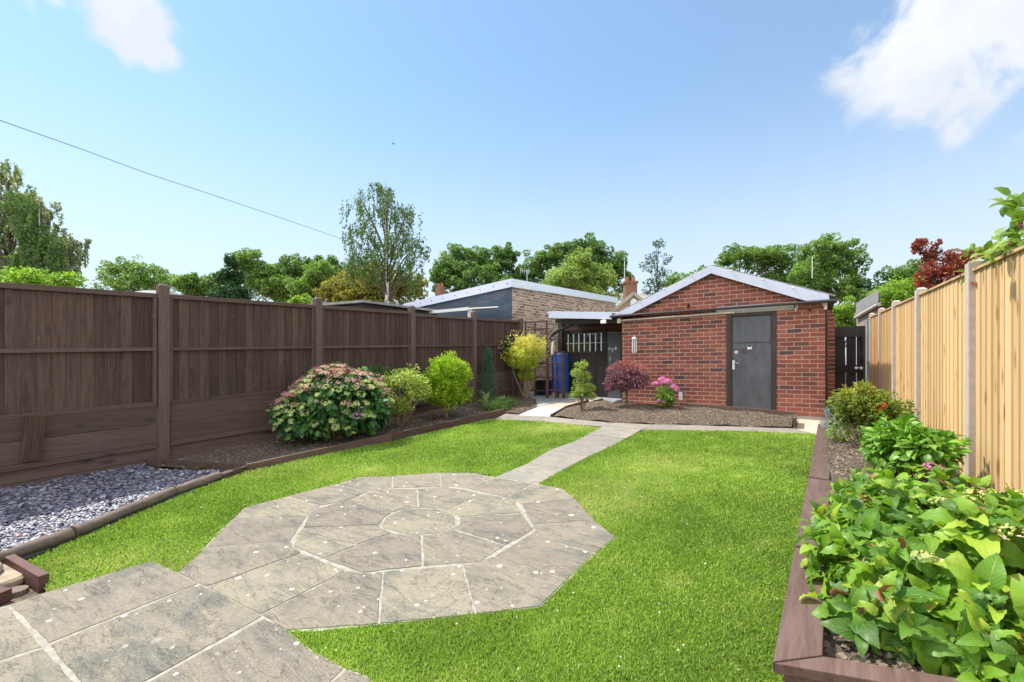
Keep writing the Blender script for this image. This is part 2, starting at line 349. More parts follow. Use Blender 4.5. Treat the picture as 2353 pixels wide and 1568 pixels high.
def slabmat(name,stops,spots=True,tone=1.0):
    t=NT(name); o=t.objrnd(); off=t.nd('ShaderNodeCombineXYZ',{0:t.M('MULTIPLY',o,31),1:t.M('MULTIPLY',o,57),2:0}).outputs[0]
    p=t.nd('ShaderNodeVectorMath',{0:t.pos,1:off},operation='ADD').outputs[0]
    n=t.noise(2.6,8,.62,p,.8); st=t.noise(3.2,9,.6,t.mapv((1,5,1),v=p),1.2); fine=t.noise(90,4,.7)
    c=t.ramp(t.M('ADD',t.M('MULTIPLY',n,.62),t.M('MULTIPLY',st,.38)),stops)
    hb=t.rng(o,0,1,.84,1.14); c=t.mix(1.0,c,t.nd('ShaderNodeCombineColor',{0:t.rng(o,0,1,.88,1.15),1:hb,2:t.rng(o,0,1,.86,1.06)}).outputs[0],'MULTIPLY')
    c=t.mix(t.rng(fine,.52,.72),c,t.mix(1.0,c,(.52,.52,.52),'MULTIPLY')); c=t.mix(t.rng(t.noise(140,2),.6,.75),c,(.36,.34,.29))
    crk=t.rng(t.M('ABSOLUTE',t.M('SUBTRACT',t.noise(1.9,7,.6,t.mapv((1,2.2,1),v=p),1.5),.5)),.0,.006,1,0); c=t.mix(t.M('MULTIPLY',crk,.35),c,(.09,.08,.07))
    if spots:
        wv=t.nd('ShaderNodeVectorMath',{0:t.pos,1:t.nd('ShaderNodeVectorMath',{0:t.nd('ShaderNodeTexNoise',{'Vector':t.pos,'Scale':40.0}).outputs[1],1:(.012,.012,.012)},operation='MULTIPLY').outputs[0]},operation='ADD').outputs[0]
        flat=t.mapv((1,1,0),v=wv)
        for s_,th,sel in ((8.5,.17,.55),(15,.22,.5)):
            v=t.nd('ShaderNodeTexVoronoi',{'Vector':flat,'Scale':float(s_)}); q=t.nd('ShaderNodeSeparateColor',{0:v.outputs['Color']})
            rad=t.M('MULTIPLY',q.outputs[1],th); m=t.M('MULTIPLY',t.rng(t.M('SUBTRACT',v.outputs['Distance'],rad),-.015,.02,1,0),t.M('GREATER_THAN',q.outputs[0],sel))
            m=t.M('MULTIPLY',t.M('MULTIPLY',m,t.rng(t.noise(1.1,3),.32,.5)),t.rng(q.outputs[2],0,1,.45,1)); c=t.mix(t.M('MULTIPLY',m,.85),c,(.66,.65,.6))
    t.bump(t.M('ADD',t.M('ADD',t.M('MULTIPLY',st,.9),t.M('MULTIPLY',fine,.25)),t.M('MULTIPLY',crk,-.5)),.6,.012)
    return t.base(c,.82,.25)
def soilmat(name,a,b,sc_=30):
    t=NT(name); n=t.noise(sc_,6,.7); v=t.vor(sc_*1.6); r=t.attr()
    c=t.mix(t.rng(n,.35,.68),a,b); c=t.mix(1.0,c,t.ramp(r,[(0,(.65,.65,.65)),(1,(1.35,1.3,1.25))]),'MULTIPLY')
    t.bump(t.M('ADD',n,v),.8,.02); return t.base(c,.95,.1)
SLABS=[[(-2.78,2.55),(-2.57,2.71),(-2.36,2.7),(-2.2,2.55),(-2.21,2.36),(-2.37,2.22),(-2.63,2.21),(-2.76,2.36)],[(-2.79,2.46),(-2.78,2.55),(-2.69,2.64),(-3.06,2.99),(-3.35,2.78),(-3.34,2.45)],[(-2.69,2.64),(-2.57,2.71),(-2.45,2.72),(-2.47,3.2),(-2.86,3.19),(-3.06,2.99)],[(-2.45,2.72),(-2.36,2.7),(-2.28,2.67),(-1.92,3.0),(-2.11,3.2),(-2.17,3.24),(-2.47,3.2)],[(-2.28,2.67),(-2.19,2.56),(-2.2,2.47),(-1.7,2.46),(-1.67,2.78),(-1.92,3.0)],[(-2.2,2.47),(-2.21,2.36),(-2.29,2.28),(-1.96,1.96),(-1.7,2.19),(-1.7,2.46)],[(-2.29,2.28),(-2.37,2.22),(-2.49,2.19),(-2.54,1.93),(-2.55,1.69),(-2.2,1.71),(-1.96,1.96)],[(-3.08,1.85),(-2.54,1.93),(-2.55,1.69),(-2.88,1.69)],[(-2.68,2.24),(-2.63,2.21),(-2.49,2.19),(-2.54,1.93),(-3.08,1.85),(-3.11,1.9)],[(-2.79,2.46),(-2.76,2.36),(-2.68,2.24),(-3.11,1.9),(-3.38,2.13),(-3.34,2.45)],[(-3.83,2.67),(-3.83,2.95),(-3.57,3.15),(-3.27,2.88),(-3.35,2.78),(-3.37,2.69)],[(-3.57,3.15),(-3.25,3.49),(-2.91,3.15),(-3.27,2.88)],[(-3.25,3.49),(-2.93,3.68),(-2.68,3.66),(-2.7,3.24),(-2.86,3.19),(-2.91,3.15)],[(-2.66,3.66),(-2.24,3.68),(-2.24,3.23),(-2.7,3.24)],[(-2.24,3.68),(-2.16,3.71),(-1.92,3.7),(-1.7,3.51),(-2.03,3.16),(-2.11,3.2),(-2.24,3.23)],[(-1.7,3.51),(-1.38,3.17),(-1.74,2.85),(-2.03,3.16)],[(-1.38,3.17),(-1.14,2.97),(-1.16,2.68),(-1.66,2.68),(-1.67,2.78),(-1.74,2.85)],[(-1.16,2.68),(-1.16,2.29),(-1.68,2.29),(-1.66,2.68)],[(-1.16,2.29),(-1.16,1.98),(-1.39,1.75),(-1.77,2.1),(-1.7,2.19),(-1.68,2.29)],[(-1.39,1.75),(-1.73,1.44),(-2.11,1.79),(-1.77,2.1)],[(-1.73,1.44),(-2.05,1.17),(-2.28,1.17),(-2.3,1.68),(-2.2,1.71),(-2.11,1.79)],[(-2.28,1.17),(-2.8,1.14),(-2.74,1.67),(-2.3,1.68)],[(-2.8,1.14),(-3.12,1.12),(-3.29,1.3),(-3.36,1.37),(-2.97,1.73),(-2.88,1.69),(-2.74,1.67)],[(-3.36,1.37),(-3.59,1.57),(-3.72,1.7),(-3.29,2.05),(-2.97,1.73)],[(-3.72,1.7),(-3.91,1.87),(-3.88,2.23),(-3.41,2.25),(-3.38,2.13),(-3.29,2.05)],[(-3.88,2.23),(-3.83,2.67),(-3.37,2.69),(-3.34,2.45),(-3.41,2.25)],[(-3.09,1.13),(-3.43,1.1),(-3.48,0.66),(-3.47,0.5),(-2.86,0.53),(-2.87,1.14)],[(-2.87,1.14),(-2.26,1.18),(-2.21,0.69),(-2.2,0.53),(-2.41,0.54),(-2.85,0.53)],[(-2.24,1.17),(-2.03,1.18),(-1.84,1.16),(-1.61,1.17),(-1.59,1.09),(-1.59,0.88),(-2.12,0.54),(-2.2,0.69)],[(-1.6,1.17),(-1.49,1.19),(-1.44,1.18),(-1.25,1.11),(-1.58,0.89),(-1.59,1.1)],[(-3.45,0.5),(-3.53,0.29),(-2.9,0.24),(-2.88,0.39),(-2.85,0.52)],[(-2.84,0.52),(-2.87,0.39),(-2.89,0.24),(-2.58,0.24),(-2.12,0.53),(-2.19,0.53),(-2.42,0.54)],[(-2.67,3.67),(-2.67,4.28),(-2.21,4.32),(-2.19,3.72)],[(-2.67,4.28),(-2.77,4.94),(-2.22,4.93),(-2.21,4.32)],[(-2.77,4.94),(-2.73,5.51),(-2.19,5.51),(-2.22,4.93)],[(-2.73,5.51),(-2.78,6.14),(-2.2,6.11),(-2.19,5.51)],[(-2.78,6.14),(-2.84,6.81),(-2.23,6.88),(-2.2,6.11)],[(-4.93,7.12),(-4.64,7.13),(-4.5,6.55),(-4.71,6.42)],[(-4.64,7.13),(-4.11,7.21),(-3.98,6.66),(-4.5,6.55)],[(-4.11,7.21),(-3.46,7.19),(-3.41,6.73),(-3.98,6.66)],[(-3.46,7.19),(-2.82,7.21),(-2.84,6.81),(-3.41,6.73)],[(-2.82,7.21),(-2.21,7.38),(-2.23,6.89),(-2.84,6.81)],[(-2.21,7.38),(-1.89,7.56),(-1.68,7.13),(-2.23,6.89)],[(-1.89,7.56),(-1.26,7.78),(-1.1,7.42),(-1.68,7.13)],[(-1.26,7.78),(-0.6,8.0),(-0.44,7.67),(-1.1,7.42)],[(-0.6,8.0),(-0.29,8.14),(-0.04,7.79),(-0.44,7.67)]]
SLABS2=[[(-4.61,7.06),(-4.02,7.23),(-4.24,8.21),(-4.84,8.15)],[(-4.84,8.15),(-4.24,8.21),(-4.29,10.31),(-4.76,9.56)],[(-5.41,9.04),(-4.84,8.15),(-4.76,9.56),(-4.92,9.78),(-5.66,9.46)]]
LAWNL=[(-4.07,0.66),(-4.24,0.92),(-4.68,1.68),(-4.89,2.13),(-5.03,2.48),(-4.96,3.49),(-4.85,4.27),(-4.8,6.38),(-3.87,6.72),(-2.81,6.64),(-2.78,6.14),(-2.73,5.51),(-2.77,4.94),(-2.67,4.28),(-2.67,3.67),(-2.74,3.71),(-2.95,3.69),(-3.26,3.5),(-3.58,3.15),(-3.84,2.96),(-3.84,2.67),(-3.88,2.23),(-3.92,1.87),(-3.73,1.7),(-3.59,1.57),(-3.38,1.36),(-3.29,1.3),(-3.12,1.12),(-3.43,1.1),(-3.48,0.66),(-3.59,0.66)]
LAWNR=[(-2.18,3.71),(-1.93,3.7),(-1.7,3.51),(-1.38,3.17),(-1.14,2.97),(-1.16,2.67),(-1.16,2.29),(-1.15,1.98),(-1.39,1.75),(-1.73,1.43),(-1.93,1.25),(-2.05,1.17),(-1.84,1.16),(-1.61,1.17),(-1.51,1.19),(-1.41,1.17),(-1.25,1.12),(-0.12,1.1),(-0.1,3),(-0.06,5.3),(-0.03,7.74),(-0.04,7.76),(-1.1,7.39),(-2.15,6.85),(-2.2,6.11),(-2.19,5.51),(-2.22,4.93),(-2.21,4.32),(-2.19,3.72)]
MORTAR=[(-3.09,1.13),(-3.43,1.1),(-3.48,0.66),(-3.47,0.5),(-3.55,0.28),(-2.63,0.21),(-1.25,1.11),(-1.44,1.18),(-1.51,1.19),(-1.61,1.17),(-1.84,1.16),(-2.03,1.18),(-1.93,1.25),(-1.73,1.44),(-1.4,1.75),(-1.16,1.98),(-1.16,2.29),(-1.16,2.67),(-1.14,2.97),(-1.38,3.16),(-1.7,3.5),(-1.92,3.69),(-2.19,3.72),(-2.21,4.32),(-2.22,4.93),(-2.19,5.51),(-2.2,6.11),(-2.23,6.88),(-2.16,6.88),(-1.68,7.13),(-1.1,7.42),(-0.44,7.67),(-0.04,7.79),(-0.29,8.14),(-0.6,8.0),(-1.26,7.78),(-1.89,7.56),(-2.21,7.38),(-2.82,7.21),(-3.46,7.19),(-4.11,7.21),(-4.64,7.13),(-4.93,7.12),(-4.71,6.42),(-4.5,6.55),(-3.98,6.66),(-3.41,6.73),(-2.84,6.81),(-2.84,6.81),(-2.78,6.14),(-2.73,5.51),(-2.77,4.94),(-2.67,4.28),(-2.67,3.67),(-2.93,3.67),(-3.24,3.48),(-3.56,3.14),(-3.82,2.95),(-3.82,2.67),(-3.87,2.22),(-3.9,1.87),(-3.72,1.7),(-3.59,1.56),(-3.37,1.37),(-3.28,1.3)]
PLANK=[(-4.96,2.16),(-5.12,2.52),(-4.99,2.63),(-4.99,3.51),(-5.03,4.42),(-5.03,6.06),(-5.04,7.27)]
LOG=[(-4.14,0.56),(-4.28,0.92),(-4.75,1.69),(-4.94,2.15)]
CROSS=[(-5.94,1.9),(-5.13,2.38)]
GRASS=30000
# ---------------------------------------------------------------- material set
M={}
M['slab']=slabmat('sandstone slab',[(.28,(.075,.08,.07)),(.42,(.155,.151,.126)),(.55,(.25,.221,.168)),(.66,(.145,.143,.122)),(.8,(.285,.258,.203))])
M['pathslab']=slabmat('path sandstone',[(.3,(.16,.162,.152)),(.45,(.235,.226,.20)),(.58,(.295,.262,.22)),(.7,(.235,.23,.205))],spots=False)
M['mortar']=plain('mortar',(.31,.292,.245),.95,.05,var=.3,sc_=22)
M['pale']=plain('pale concrete',(.60,.585,.55),.9,.1,var=.07,sc_=5)
M['beige']=plain('beige concrete',(.45,.39,.31),.9,.1,var=.12,sc_=5)
M['greyc']=plain('grey flag',(.30,.31,.32),.9,.1,var=.15,sc_=5)
M['soil']=soilmat('soil',(.10,.077,.058),(.24,.19,.145)); M['soilclod']=soilmat('soil clods',(.13,.10,.075),(.36,.30,.23),50)
M['brown']=woodmat('brown fence paint',(.052,.030,.023),(.105,.066,.052),'Z',fleck=1,var=.3,kcol=(.035,.027,.025))
M['brownh']=woodmat('brown paint boards',(.078,.049,.040),(.118,.078,.065),'Y',kcol=(.04,.03,.028))
M['brownpost']=woodmat('brown post paint',(.09,.062,.05),(.135,.097,.08),'Z',knot=False,fleck=1,var=.08)
M['deck']=woodmat('weathered deck board',(.06,.037,.024),(.12,.078,.052),'Z')
M['plank']=woodmat('edging plank',(.075,.047,.035),(.13,.085,.065),'Y',rough=.7)
M['logm']=woodmat('grey timber log',(.10,.075,.06),(.18,.14,.115),'Y',rough=.85)
M['planter']=woodmat('planter paint',(.085,.048,.038),(.15,.095,.078),'Y',knot=False,rough=.6,spec=.35,var=.12)
M['new']=woodmat('new larch boards',(.61,.42,.205),(.685,.49,.262),'Z',var=.15,grain=.5,kcol=(.26,.12,.04))
M['newcap']=woodmat('new capping rail',(.42,.26,.12),(.6,.42,.22),'Y',var=.05)
M['conc']=plain('concrete post',(.47,.40,.345),.85,.2,var=.1,sc_=18)
M['stone']=plain('cast stone',(.36,.29,.21),.85,.2,var=.3,sc_=9)
M['redpaint']=woodmat('red brown timber',(.085,.035,.03),(.15,.075,.065),'Y',rough=.6)
M['fascia']=plain('lilac grey fascia paint',(.56,.60,.72),.45,.4,var=.03)
M['fasciab']=plain('pale blue fascia',(.62,.69,.74),.5,.4,var=.05)
M['brickg']=brickmat('red brick garage','X',[(0,(.11,.07,.072)),(.12,(.19,.09,.076)),(.3,(.28,.095,.072)),(.65,(.32,.105,.078)),(.9,(.38,.13,.085)),(1,(.42,.165,.10))],(.58,.45,.36),off=(0,.02),mj=.0043)
M['brickgs']=brickmat('red brick return','Y',[(0,(.10,.06,.06)),(.3,(.22,.08,.058)),(1,(.34,.115,.07))],(.48,.36,.28))
M['buff']=brickmat('buff brick','Y',[(0,(.20,.13,.09)),(.4,(.34,.23,.16)),(1,(.52,.39,.27))],(.58,.52,.44),mj=.007,level=.03)
M['bluebr']=brickmat('blue painted brick','X',[(0,(.085,.115,.15)),(.85,(.11,.145,.185)),(1,(.17,.14,.14))],(.075,.10,.135),mj=.004)
M['doorg']=None
def doormat():
    t=NT('slate grey door'); n=t.noise(3,6,.6,t.mapv((3,3,1))); r=t.noise(25,4)
    t.bump(r,.05,.003); return t.base(t.mix(t.rng(t.M('ADD',t.M('MULTIPLY',n,.7),t.M('MULTIPLY',r,.3)),.35,.65),(.07,.075,.088),(.125,.13,.145)),.5,.45)
M['doorg']=doormat()
M['frame']=plain('dark brown frame',(.045,.03,.024),.5,.4,var=.2)
M['darkwood']=plain('dark stained boards',(.035,.028,.025),.6,.3,var=.3,sc_=3)
M['gatem']=woodmat('black stained gate',(.018,.014,.013),(.035,.028,.026),'Z')
M['black']=plain('black metal',(.018,.016,.018),.4,.5,var=.2)
M['gutterm']=plain('black brown gutter',(.028,.022,.022),.35,.5,var=.2)
M['white']=plain('white plastic',(.72,.71,.67),.45,.4,var=.03)
M['cream']=plain('cream plastic',(.68,.64,.52),.5,.4,var=.05)
M['steel']=plain('brushed steel',(.62,.62,.62),.28,.6,metal=.9,var=.06)
M['alu']=plain('aluminium tube',(.72,.72,.74),.3,.6,metal=.6,var=.05)
M['blue']=plain('blue barrel',(.012,.10,.46),.42,.5,var=.08)
M['asb']=plain('weathered cement roofing',(.14,.135,.13),.9,.15,var=.25)
M['felt']=plain('grey roofing felt',(.27,.27,.27),.9,.15,var=.2)
M['slate']=None
def roofmat(name,a,b,rowh=.12):
    t=NT(name); se=t.nd('ShaderNodeSeparateXYZ',{0:t.pos}); v=t.M('FRACT',t.M('DIVIDE',se.outputs[2],rowh)); n=t.noise(3,5); 
    c=t.mix(t.rng(n,.3,.7),a,b); c=t.mix(t.rng(v,.0,.15,.5,0),c,tuple(q*.5 for q in a)); t.bump(v,.3,.01); return t.base(c,.85,.2)
M['slate']=roofmat('slate tiles',(.22,.22,.22),(.33,.325,.31))
M['render']=plain('cream render',(.6,.57,.5),.9,.1,var=.05)
M['housebr']=plain('house brick',(.24,.13,.09),.9,.1,var=.2,sc_=12)
M['terra']=plain('chimney pots',(.35,.14,.08),.8,.2)
M['concp']=plain('lintel concrete',(.42,.39,.34),.9,.1,var=.12,sc_=10)
M['glass']=NT('dark window glass').base((.02,.025,.03),.08,.6)
M['bark']=woodmat('bark',(.08,.06,.045),(.17,.13,.10),'Z',knot=False,rough=.95)
M['twig']=plain('pale twigs',(.26,.19,.12),.9,.1,var=.2)
def birchbark():
    t=NT('birch bark'); n=t.noise(6,4,.6,t.mapv((1,1,5))); return t.base(t.mix(t.rng(n,.52,.62),(.62,.6,.56),(.07,.06,.055)),.8,.2)
M['birch']=birchbark()
def slatechip():
    t=NT('slate chippings'); r=t.attr(); c=t.ramp(r,[(0,(.055,.06,.085)),(.35,(.10,.105,.15)),(.7,(.18,.175,.23)),(.93,(.36,.34,.36)),(1,(.2,.10,.10))]); return t.base(c,.42,.5)
M['chip']=slatechip()
# leaves: base colours low to high
M['grass']=leafmat('grass blades',[(.07,.14,.024),(.20,.34,.045),(.32,.47,.075),(.45,.54,.15),(.58,.55,.28)],tr=.38,rough=.6,spec=.2,clump=1.3)
def turf():
    t=NT('turf'); n=t.noise(5,5); n2=t.noise(120,3,.7); c=t.mix(t.rng(n,.35,.65),(.07,.12,.015),(.14,.20,.03)); c=t.mix(t.rng(n2,.4,.62),c,(.045,.075,.012)); t.bump(n2,.6,.015); return t.base(c,.9,.1)
M['turf']=turf()
LM=dict(
 gold=leafmat('golden privet leaves',[(.12,.25,.012),(.24,.42,.016),(.40,.56,.035),(.56,.64,.09)],clump=3,tr=.42),
 vari=leafmat('variegated leaves',[(.10,.20,.02),(.22,.36,.04),(.40,.52,.08),(.62,.66,.24),(.5,.42,.15)],clump=3,tr=.4),
 azal=leafmat('dark evergreen leaves',[(.025,.07,.02),(.05,.12,.03),(.09,.18,.045)],tr=.2,clump=3),
 hyd=leafmat('hydrangea dark leaves',[(.025,.08,.03),(.04,.12,.04),(.07,.18,.045),(.13,.28,.05)],tr=.25,clump=3,rough=.4,sp=None,vein=False),
 conif=leafmat('blue green needles',[(.03,.085,.06),(.055,.13,.09),(.09,.19,.12)],tr=.1,clump=6),
 acer=leafmat('golden maple leaves',[(.26,.40,.02),(.44,.54,.04),(.62,.62,.10),(.72,.62,.26),(.66,.42,.22)],tr=.5,clump=3),
 small=leafmat('light green leaves',[(.18,.27,.05),(.32,.43,.09),(.50,.58,.18)],clump=5),
 redm=leafmat('purple maple leaves',[(.08,.022,.045),(.15,.042,.075),(.24,.08,.12),(.46,.28,.34)],tr=.22,clump=4),
 redtip=leafmat('crimson maple tips',[(.34,.06,.07),(.48,.12,.12),(.5,.26,.24)],tr=.45,clump=4),
 phl=leafmat('phlox leaves',[(.10,.22,.03),(.2,.36,.05),(.33,.46,.10)],clump=6),
 bronze=leafmat('bronze green leaves',[(.06,.12,.02),(.14,.22,.03),(.27,.33,.05),(.36,.27,.07),(.32,.13,.05)],clump=5),
 hydf=leafmat('hydrangea near leaves',[(.05,.14,.014),(.09,.22,.018),(.15,.31,.02),(.23,.40,.028),(.36,.48,.05)],tr=.38,rough=.42,spec=.35,clump=4,vein=True),
 mid=leafmat('small hydrangea leaves',[(.08,.2,.02),(.14,.32,.03),(.24,.42,.06)],tr=.3,rough=.4,clump=5),
 strap=leafmat('strap leaves',[(.1,.2,.05),(.2,.32,.09),(.38,.45,.2)],clump=5),
 tdark=leafmat('dark tree leaves',[(.065,.13,.04),(.11,.21,.06),(.17,.29,.08),(.26,.38,.11)],tr=.45,clump=.5),
 tmid=leafmat('mid tree leaves',[(.08,.16,.04),(.14,.25,.055),(.21,.34,.07),(.30,.42,.11)],tr=.42,clump=.5),
 tlight=leafmat('light tree leaves',[(.13,.22,.05),(.22,.33,.07),(.34,.44,.12),(.46,.54,.2)],tr=.4,clump=.7),
 tochre=leafmat('ochre tree leaves',[(.07,.11,.015),(.16,.22,.025),(.30,.34,.05),(.42,.34,.08),(.42,.22,.07)],tr=.4,clump=.6),
 tblue=leafmat('blue green conifer leaves',[(.035,.09,.045),(.06,.14,.06),(.10,.20,.08)],tr=.25,clump=.7),
 tbirch=leafmat('birch leaves',[(.06,.12,.04),(.11,.19,.055),(.18,.28,.08)],tr=.35,clump=.6),
 tcop=leafmat('copper beech leaves',[(.20,.15,.14),(.24,.28,.18),(.32,.39,.23),(.45,.50,.34)],tr=.5,clump=.6),
 bright=leafmat('bright shrub leaves',[(.14,.27,.03),(.24,.40,.05),(.38,.52,.09)],tr=.45,clump=1),
 tred=leafmat('red tree leaves',[(.16,.02,.03),(.28,.04,.05),(.42,.08,.07),(.30,.20,.06)],tr=.4,clump=1),
 climb=leafmat('climber leaves',[(.09,.2,.02),(.17,.31,.03),(.28,.4,.06)],tr=.35,rough=.35,clump=2,sp=(.94,(.2,.02,.04)),vein=True),
 pink=leafmat('pink petals',[(.66,.12,.42),(.78,.2,.58),(.82,.36,.68)],tr=.35,clump=5),
 hpink=leafmat('pale pink bracts',[(.60,.22,.32),(.66,.36,.42),(.68,.50,.42),(.58,.60,.30)],tr=.35,clump=9),
 hcream=leafmat('cream bracts',[(.40,.54,.18),(.58,.66,.30),(.74,.72,.46)],tr=.35,clump=9),
 lilac=leafmat('lilac bracts',[(.45,.25,.55),(.6,.4,.68),(.62,.42,.6)],tr=.3,clump=9),
 bud=leafmat('green yellow buds',[(.30,.38,.08),(.45,.50,.14),(.58,.58,.26)],tr=.2,clump=9),
 orange=leafmat('orange petals',[(.7,.12,.05),(.8,.2,.08)],tr=.3,clump=9),
 lav=leafmat('grey lavender spikes',[(.25,.32,.38),(.40,.45,.56),(.55,.55,.68)],tr=.2,clump=9),
 white=leafmat('white clover',[(.65,.68,.5),(.8,.8,.7)],tr=.2,clump=9),
)
# ---------------------------------------------------------------- ground, lawns, paving
xs=np.concatenate([[-600,-200,-80,-40,-20],np.arange(-12,6.1,1.0),[12,30,80,200,600]]); ys=np.concatenate([[-300,-60,-20,-8],np.arange(-4,16.1,1.0),[22,40,80,160,300,700]])
mb=MB(); vs=[(x,y,GY*max(-3,min(14,y))+GX*max(-10,min(4,x))-.035) for y in ys for x in xs]; nx=len(xs)
mb.add(vs,[(j*nx+i,j*nx+i+1,(j+1)*nx+i+1,(j+1)*nx+i) for j in range(len(ys)-1) for i in range(nx-1)],.5)
mb.build('ground',M['soil'],kind='structure')
mb=MB(); mb.prism(MORTAR,-.03,.0035,.5,ground); patio=mb.build('patio',M['mortar'],kind='structure')
mb.tag=0
random.seed(3)
for i,s in enumerate(SLABS):
    q=inset(s,.0075 if i<32 else .005); mb=MB(); dz=random.uniform(0,.003)
    # chipped, slightly wandering edges
    e=[]
    for k in range(len(q)):
        a=Vector(q[k]); b=Vector(q[(k+1)%len(q)]); n=max(1,int((b-a).length/.06)); d=(b-a).normalized() if (b-a).length>1e-6 else Vector((1,0))
        for j in range(n):
            p=a.lerp(b,j/n); wv=random.uniform(-.005,.003) if j else 0; e.append((p.x+d.y*wv,p.y-d.x*wv))
    mb.prism(e,-.02,.0055+dz,.5,ground); mb.build('paving_slab',M['slab'] if i<32 else M['pathslab'],patio,bevel=.0025)
mb=MB(); mb.prism(inset(SLABS2[0],.006),-.03,.012,.5,ground); sp=mb.build('side_path',M['pale'],kind='structure',bevel=.004)
for k,mm in ((1,'beige'),(2,'greyc')):
    mb=MB(); mb.prism(inset(SLABS2[k],.006),-.03,.010,.5,ground); mb.build('path_slab',M[mm],sp,bevel=.004)
mb=MB(); mb.prism([(-6.6,9.3),(-4.9,9.8),(-4.3,10.3),(-3.45,9.4),(-3.45,12.5),(-6.6,12.5)],-.03,-.004,.5,ground); mb.build('yard',M['greyc'],kind='structure')
mb=MB(); mb.prism([(-.27,7.98),(.0,7.75),(.03,9.25),(.95,9.3),(.95,13.6),(.12,13.6),(.12,9.2),(-.26,9.2)],-.03,.002,.5,ground); mb.build('concrete_path',M['beige'],kind='structure')
mb=MB(); mb.prism([(-3.4,8.88),(-.3,8.7),(-.26,9.2),(-3.42,9.2)],-.03,-.006,.5,ground); mb.build('wall_strip',M['beige'],kind='structure')
mb=MB(); mb.prism(LAWNL,-.03,.0,.5,ground); mb.prism(LAWNR,-.03,.0,.5,ground); mb.build('lawn',M['turf'],kind='structure')
# grass blades
def grass_points(n_near):
    out=[]
    for poly in (LAWNL,LAWNR):
        a=np.array(poly); x0,y0=a.min(0)-.02; x1,y1=a.max(0)+.02
        for (dmin,dmax,dens) in ((0,2.4,n_near),(2.4,3.6,n_near*.62),(3.6,5.2,n_near*.4),(5.2,9,n_near*.22)):
            n=int((x1-x0)*(y1-y0)*dens); x=rng.uniform(x0,x1,n); y=rng.uniform(y0,y1,n); d=np.hypot(x,y); k=(d>=dmin)&(d<dmax)&inpoly(x,y,poly); x,y,d=x[k],y[k],d[k]
            out.append(np.stack([x,y,d],1))
        # fringe growing over the edges
        L_=[(Vector(poly[i]),Vector(poly[(i+1)%len(poly)])) for i in range(len(poly))]
        for p,q in L_:
            ln=(q-p).length; n=int(ln*420/(1+.25*(p.length)))
            t=rng.random(n); fx=p.x+(q.x-p.x)*t+rng.normal(0,.009,n); fy=p.y+(q.y-p.y)*t+rng.normal(0,.009,n)
            out.append(np.stack([fx,fy,np.hypot(fx,fy)],1))
    return np.concatenate(out)
def lownoise(x,y,s,seed):
    r=np.random.default_rng(seed); v=0
    for k in range(6):
        a=r.uniform(0,2*np.pi); f=s*r.uniform(.6,1.6); v=v+np.sin((x*np.cos(a)+y*np.sin(a))*f+r.uniform(0,6.28))
    return v/6
G_=grass_points(GRASS); n=len(G_); x,y,d=G_.T
Y=np.stack([rng.normal(0,.62,n),rng.normal(0,.62,n),np.ones(n)],1); N=np.stack([rng.normal(0,1,n),rng.normal(0,1,n),np.full(n,.6)],1)
pat=lownoise(x,y,3.2,1)*.5+lownoise(x,y,9,2)*.35
sz=(.0125+.0045*pat+.008*rng.random(n))*(1+.07*d)
worn=np.clip(lownoise(x,y,2.3,9)*1.6-.12,0,1)+np.clip(lownoise(x,y,14,4)*1.5-.3,0,1)*.5
rv=np.clip(.40+.22*pat+.42*worn+rng.normal(0,.20,n),0,1)
scatter('grass',BLD,np.stack([x,y,GY*y+GX*x-.002],1),Y,N,sz,M['grass'],rnd=rv,wid=(.17+.04*d),kind='stuff',label='short bright green mown lawn grass',cat='grass')
# clover heads and daisies
k=rng.choice(n,130); P=np.stack([x[k],y[k],GY*y[k]+GX*x[k]+.02],1)
scatter('clover_flowers',CLD,P,sph(130),sph(130),rng.uniform(.006,.012,130),LM['white'],kind='stuff',label='tiny white clover flowers dotted over the lawn',cat='flowers')
# slate gravel
GRAV=[(-6.34,-.3),(-4.15,-.3),(-4.2,.56),(-4.33,.92),(-4.79,1.69),(-4.98,2.15),(-5.14,2.37),(-5.93,1.92),(-6.33,1.95)]
mb=MB(); mb.prism(GRAV,-.03,-.002,.5,ground); mb.build('gravel_bed',M['greyc'],kind='structure')
n=15000; x=rng.uniform(-6.36,-4.1,n); y=rng.uniform(-.3,2.4,n); k=inpoly(x,y,GRAV); x,y=x[k],y[k]; n=len(x)
Nn=np.stack([rng.normal(0,.28,n),rng.normal(0,.28,n),np.ones(n)],1)
scatter('slate_gravel',CHP,np.stack([x,y,GY*y+GX*x+rng.uniform(0,.022,n)],1),np.stack([rng.normal(size=n),rng.normal(size=n),rng.normal(0,.15,n)],1),Nn,rng.uniform(.018,.052,n),M['chip'],wid=rng.uniform(.5,.9,n),zs=.6,kind='stuff',label='blue grey slate chippings between the brown fence and the timber log edging',cat='gravel')
